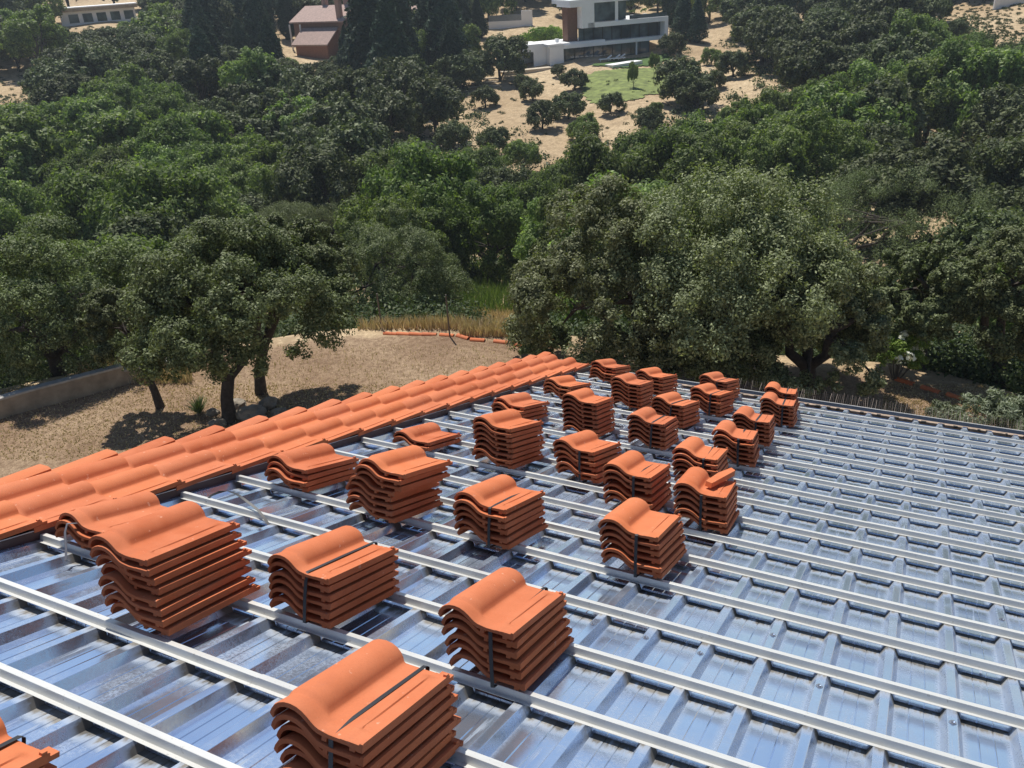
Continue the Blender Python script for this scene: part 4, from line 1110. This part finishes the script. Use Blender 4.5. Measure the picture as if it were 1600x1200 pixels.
for i, (x, y, z) in enumerate([(14.0, 1.0, 58.2), (16.3, 1.4, 58.2), (1.8, 1.5, 33)]):
    q = e.location + T(x, y, zz(z)); mb = MB(); mb.tube([(0, 0, 0), (0, 0, .5)], [.28, .34], 10)
    t = empty('potted_plant', q); tag(t, ['white pot with plant on the villa roof terrace, left one', 'white pot with plant on the villa roof terrace, right one', 'white pot with plant on the villa\'s lower terrace'][i], 'potted plant'); mb.build('pot', M['hwhite'], t, 40)
    c_, _ = crown_variant('pot_leaves', M['ash'], 300 + i, 700, .12, nl=8, sub=6); o = mesh_obj('foliage', c_, t); o.location = (0, 0, 1.0); o.scale = (.6, .6, .6)
# sun loungers and pool edge on the lawn terrace
for i, (px, py) in enumerate([(937, 98), (950, 97), (958, 96)]):
    p = hit(px, py); mb = MB(); mb.box((0, 0, .22), (1.9, .7, .32)); mb.box((.1, .05, 0), (.2, .15, .22)); mb.box((1.7, .55, 0), (1.8, .65, .22)); mb.hexa([(1.3, 0, .33), (1.9, 0, .7), (1.9, .7, .7), (1.3, .7, .33), (1.3, 0, .4), (1.88, 0, .78), (1.88, .7, .78), (1.3, .7, .4)])
    o = mb.build('sun_lounger', M['white_thing']); o.location = p + Vector((0, 0, .15)); o.rotation_euler = (0, 0, .6); tag(o, ['white sun lounger on the villa lawn, leftmost of three', 'white sun lounger on the villa lawn, middle of three', 'white sun lounger on the villa lawn, rightmost of three'][i], 'sun lounger', 'villa sun loungers')
p0 = hit(958, 107); p1 = hit(1004, 101); e2, T2, L2 = frame(p0, p1, 'pool_edge', 'white pool rim on the villa lawn', 'pool')
part(e2, T2, 'rim', M['hwhite'], [((0, 0, -.6), (L2, 1.8, .45))])
# white garden wall and its upper terrace
p0 = hit(764, 46); p1 = hit(832, 40); e3, T3, L3 = frame(p0, p1, 'retaining_wall', 'white garden wall left of the modern villa', 'wall')
part(e3, T3, 'wall_panel', M['hwhite'], [((0, 0, -2), (L3 - 2.0, .3, 1.3)), ((L3 - 2.0, 0, -2), (L3, .3, 2.9))]); part(e3, T3, 'railing', M['gutter'], [((0, .1, 1.3), (L3 - 2.0, .2, 2.3))])
# bamboo hedge in front
me_, _ = crown_variant('hedge_leaves', M['young'], 91, 9000, .05, nl=30, rz=.3, low=-.3, reach=(.3, .9)); p = hit(850, 70); o = mesh_obj('bamboo_hedge', me_); o.location = p + Vector((0, 0, .9)); o.scale = (4.6, 1.6, 3.6); o.rotation_euler = (0, 0, math.atan2(rh.y, rh.x) + .3); tag(o, 'light green bamboo hedge beside the villa', 'hedge')
# garden steps
for i in range(5):
    p = hit(734 + i * 2, 138 - i * 6); e4, T4, L4 = frame(p, p + Vector((rh.x, rh.y, 0)) * 4.2, 'garden_step', ['lowest', 'second', 'third', 'fourth', 'top'][i] + ' of the stone garden steps on the golden slope', 'step'); e4['group'] = 'garden steps'
    part(e4, T4, 'tread', M['paving'], [((0, 0, -.4), (4.2 - i * .4, .8, .18))])
# terracotta house
zb_ = -13.2
A = at_z(465, 92, zb_); B = at_z(545, 92, zb_)
e5, T5, L5 = frame(A, B, 'terracotta_house', 'terracotta house with faded pink roof and chimneys among conifers')
pm = (A - CAM).dot(ax[2]) / FPX
def q5(x, z): return x * pm, z * pm
def gable(e, T, x0, x1, y0, y1, z0, ze, zr, wallm, roofm, over=.5):
    mb = MB()
    w = [T(x0, y0, z0), T(x1, y0, z0), T(x1, y1, z0), T(x0, y1, z0), T(x0, y0, ze), T(x1, y0, ze), T(x1, y1, ze), T(x0, y1, ze), T(x0, (y0 + y1) / 2, zr), T(x1, (y0 + y1) / 2, zr)]
    k = len(mb.v); mb.v += [tuple(p) for p in w]; mb.f += [(0, 1, 5, 4), (2, 3, 7, 6), (1, 2, 6, 9, 5), (3, 0, 4, 8, 7)]; mb.build('wall', wallm, e)
    mb = MB(); ym = (y0 + y1) / 2; dz = (zr - ze) / (ym - y0) * over
    for ya, yb_, za, zb2 in ((y0 - over, ym, ze - dz, zr), (ym, y1 + over, zr, ze - dz)):
        mb.hexa([T(x0 - over, ya, za), T(x1 + over, ya, za), T(x1 + over, yb_, zb2), T(x0 - over, yb_, zb2), T(x0 - over, ya, za + .22), T(x1 + over, ya, za + .22), T(x1 + over, yb_, zb2 + .22), T(x0 - over, yb_, zb2 + .22)])
    return mb.build('roof', roofm, e)
rf = gable(e5, T5, -2.6, 8.5, 3, 11, -1, 5.6, 7.6, M['pinkwall'], M['pinkroof'])
rf2 = gable(e5, T5, 0.0, 7.0, 0, 5.5, -1, 2.4, 4.4, M['brick'], M['pinkroof'])
rf3 = gable(e5, T5, 13, 21, 4, 11, -1, 5.2, 7.0, M['pinkwall'], M['pinkroof'])
for i, (x, y, z) in enumerate([(.6, 7.2, 9.8), (5.4, 7.2, 10.4), (7.0, 3.2, 8.6)]):
    c_ = part(e5, T5, 'chimney', M['chim'], [((x, y, 2), (x + .8, y + .8, z)), ((x - .1, y - .1, z), (x + .9, y + .9, z + .25))])
part(e5, T5, 'porch_post', M['hwhite'], [((-3.0, 2.2, -1), (-2.8, 2.4, 5.2)), ((-.6, 2.2, -1), (-.4, 2.4, 5.2))])
part(e5, T5, 'window', M['glass'], [((7.6, 2.9, 1.0), (8.4, 2.96, 3.0))])
# long white house, top left
A = hit(98, 42); B = hit(215, 34); A.z = B.z = max(A.z, B.z) + .3
e6, T6, L6 = frame(A, B, 'long_house', 'long low white house with flat roof at the top left')
part(e6, T6, 'wall', M['hwhite'], [((0, 0, -2), (L6, 6, 2.3))]); part(e6, T6, 'roof', M['concrete'], [((-.8, -1.0, 2.303), (L6 + .6, 7, 2.9))]); part(e6, T6, 'roof_edge', M['hwhite'], [((-.8, -1.05, 2.903), (L6 + .6, 7, 3.1))])
for i in range(6): part(e6, T6, 'window', M['glass'], [((1.5 + i * 2.6, -.05, .2), (3.3 + i * 2.6, .0, 1.8))])
A = hit(0, 36); B = hit(44, 32); e7, T7, L7 = frame(A, B, 'brick_outhouse', 'small brick building at the top left picture corner', 'building')
part(e7, T7, 'wall', M['brick'], [((-3, 0, -2), (L7, 5, 2.2))]); part(e7, T7, 'roof', M['pinkroof'], [((-3.3, -.3, 2.203), (L7 + .3, 5.3, 2.5))])
p = hit(1020, 14); 
if p:
    t = empty('parasol', p + Vector((0, 0, 0))); tag(t, 'turquoise parasol behind the villa roof terrace', 'parasol'); mb = MB(); mb.tube([(0, 0, 0), (0, 0, 3)], [.04, .04], 6); mb.build('pole', M['hwhite'], t)
    mb = MB(); n = 8
    mb.v = [(0, 0, 3.1)] + [(1.6 * math.cos(i * .785), 1.6 * math.sin(i * .785), 2.5) for i in range(n)]; mb.f = [(0, 1 + i, 1 + (i + 1) % n) for i in range(n)]; mb.build('canopy', M['poolblue'], t)
# white boulders / car port at the far top right
p = hit(1585, 8)
if p:
    e8, T8, L8 = frame(p, p + Vector((rh.x, rh.y, 0)) * 7, 'white_wall', 'white wall end at the top right corner', 'wall'); part(e8, T8, 'wall_panel', M['hwhite'], [((-3, 0, -1), (7, .3, 1.4))])

# ------------------------------------------------------------------ air
def haze():
    mb = MB(); R = 330; zlo = CAM.z - 24.0; zhi = CAM.z + 14
    pts = [(CAM.x - 60, CAM.y - 60), (CAM.x + 60, CAM.y - 60)]
    mb.box((CAM.x - R, CAM.y - R, zlo), (CAM.x + R, CAM.y + R, zhi))
    m_ = bpy.data.materials.new('thin_air'); m_.use_nodes = True; t = m_.node_tree; t.nodes.clear(); o = t.nodes.new('ShaderNodeOutputMaterial'); v = t.nodes.new('ShaderNodeVolumePrincipled')
    v.inputs['Color'].default_value = (.80, .90, 1.0, 1); v.inputs['Density'].default_value = HAZE; v.inputs['Anisotropy'].default_value = .2; t.links.new(v.outputs[0], o.inputs['Volume'])
    ob = mb.build('haze', m_); tag(ob, 'thin bluish summer haze over the valley', 'haze', None, 'stuff')
HAZE = 0.00038
haze()
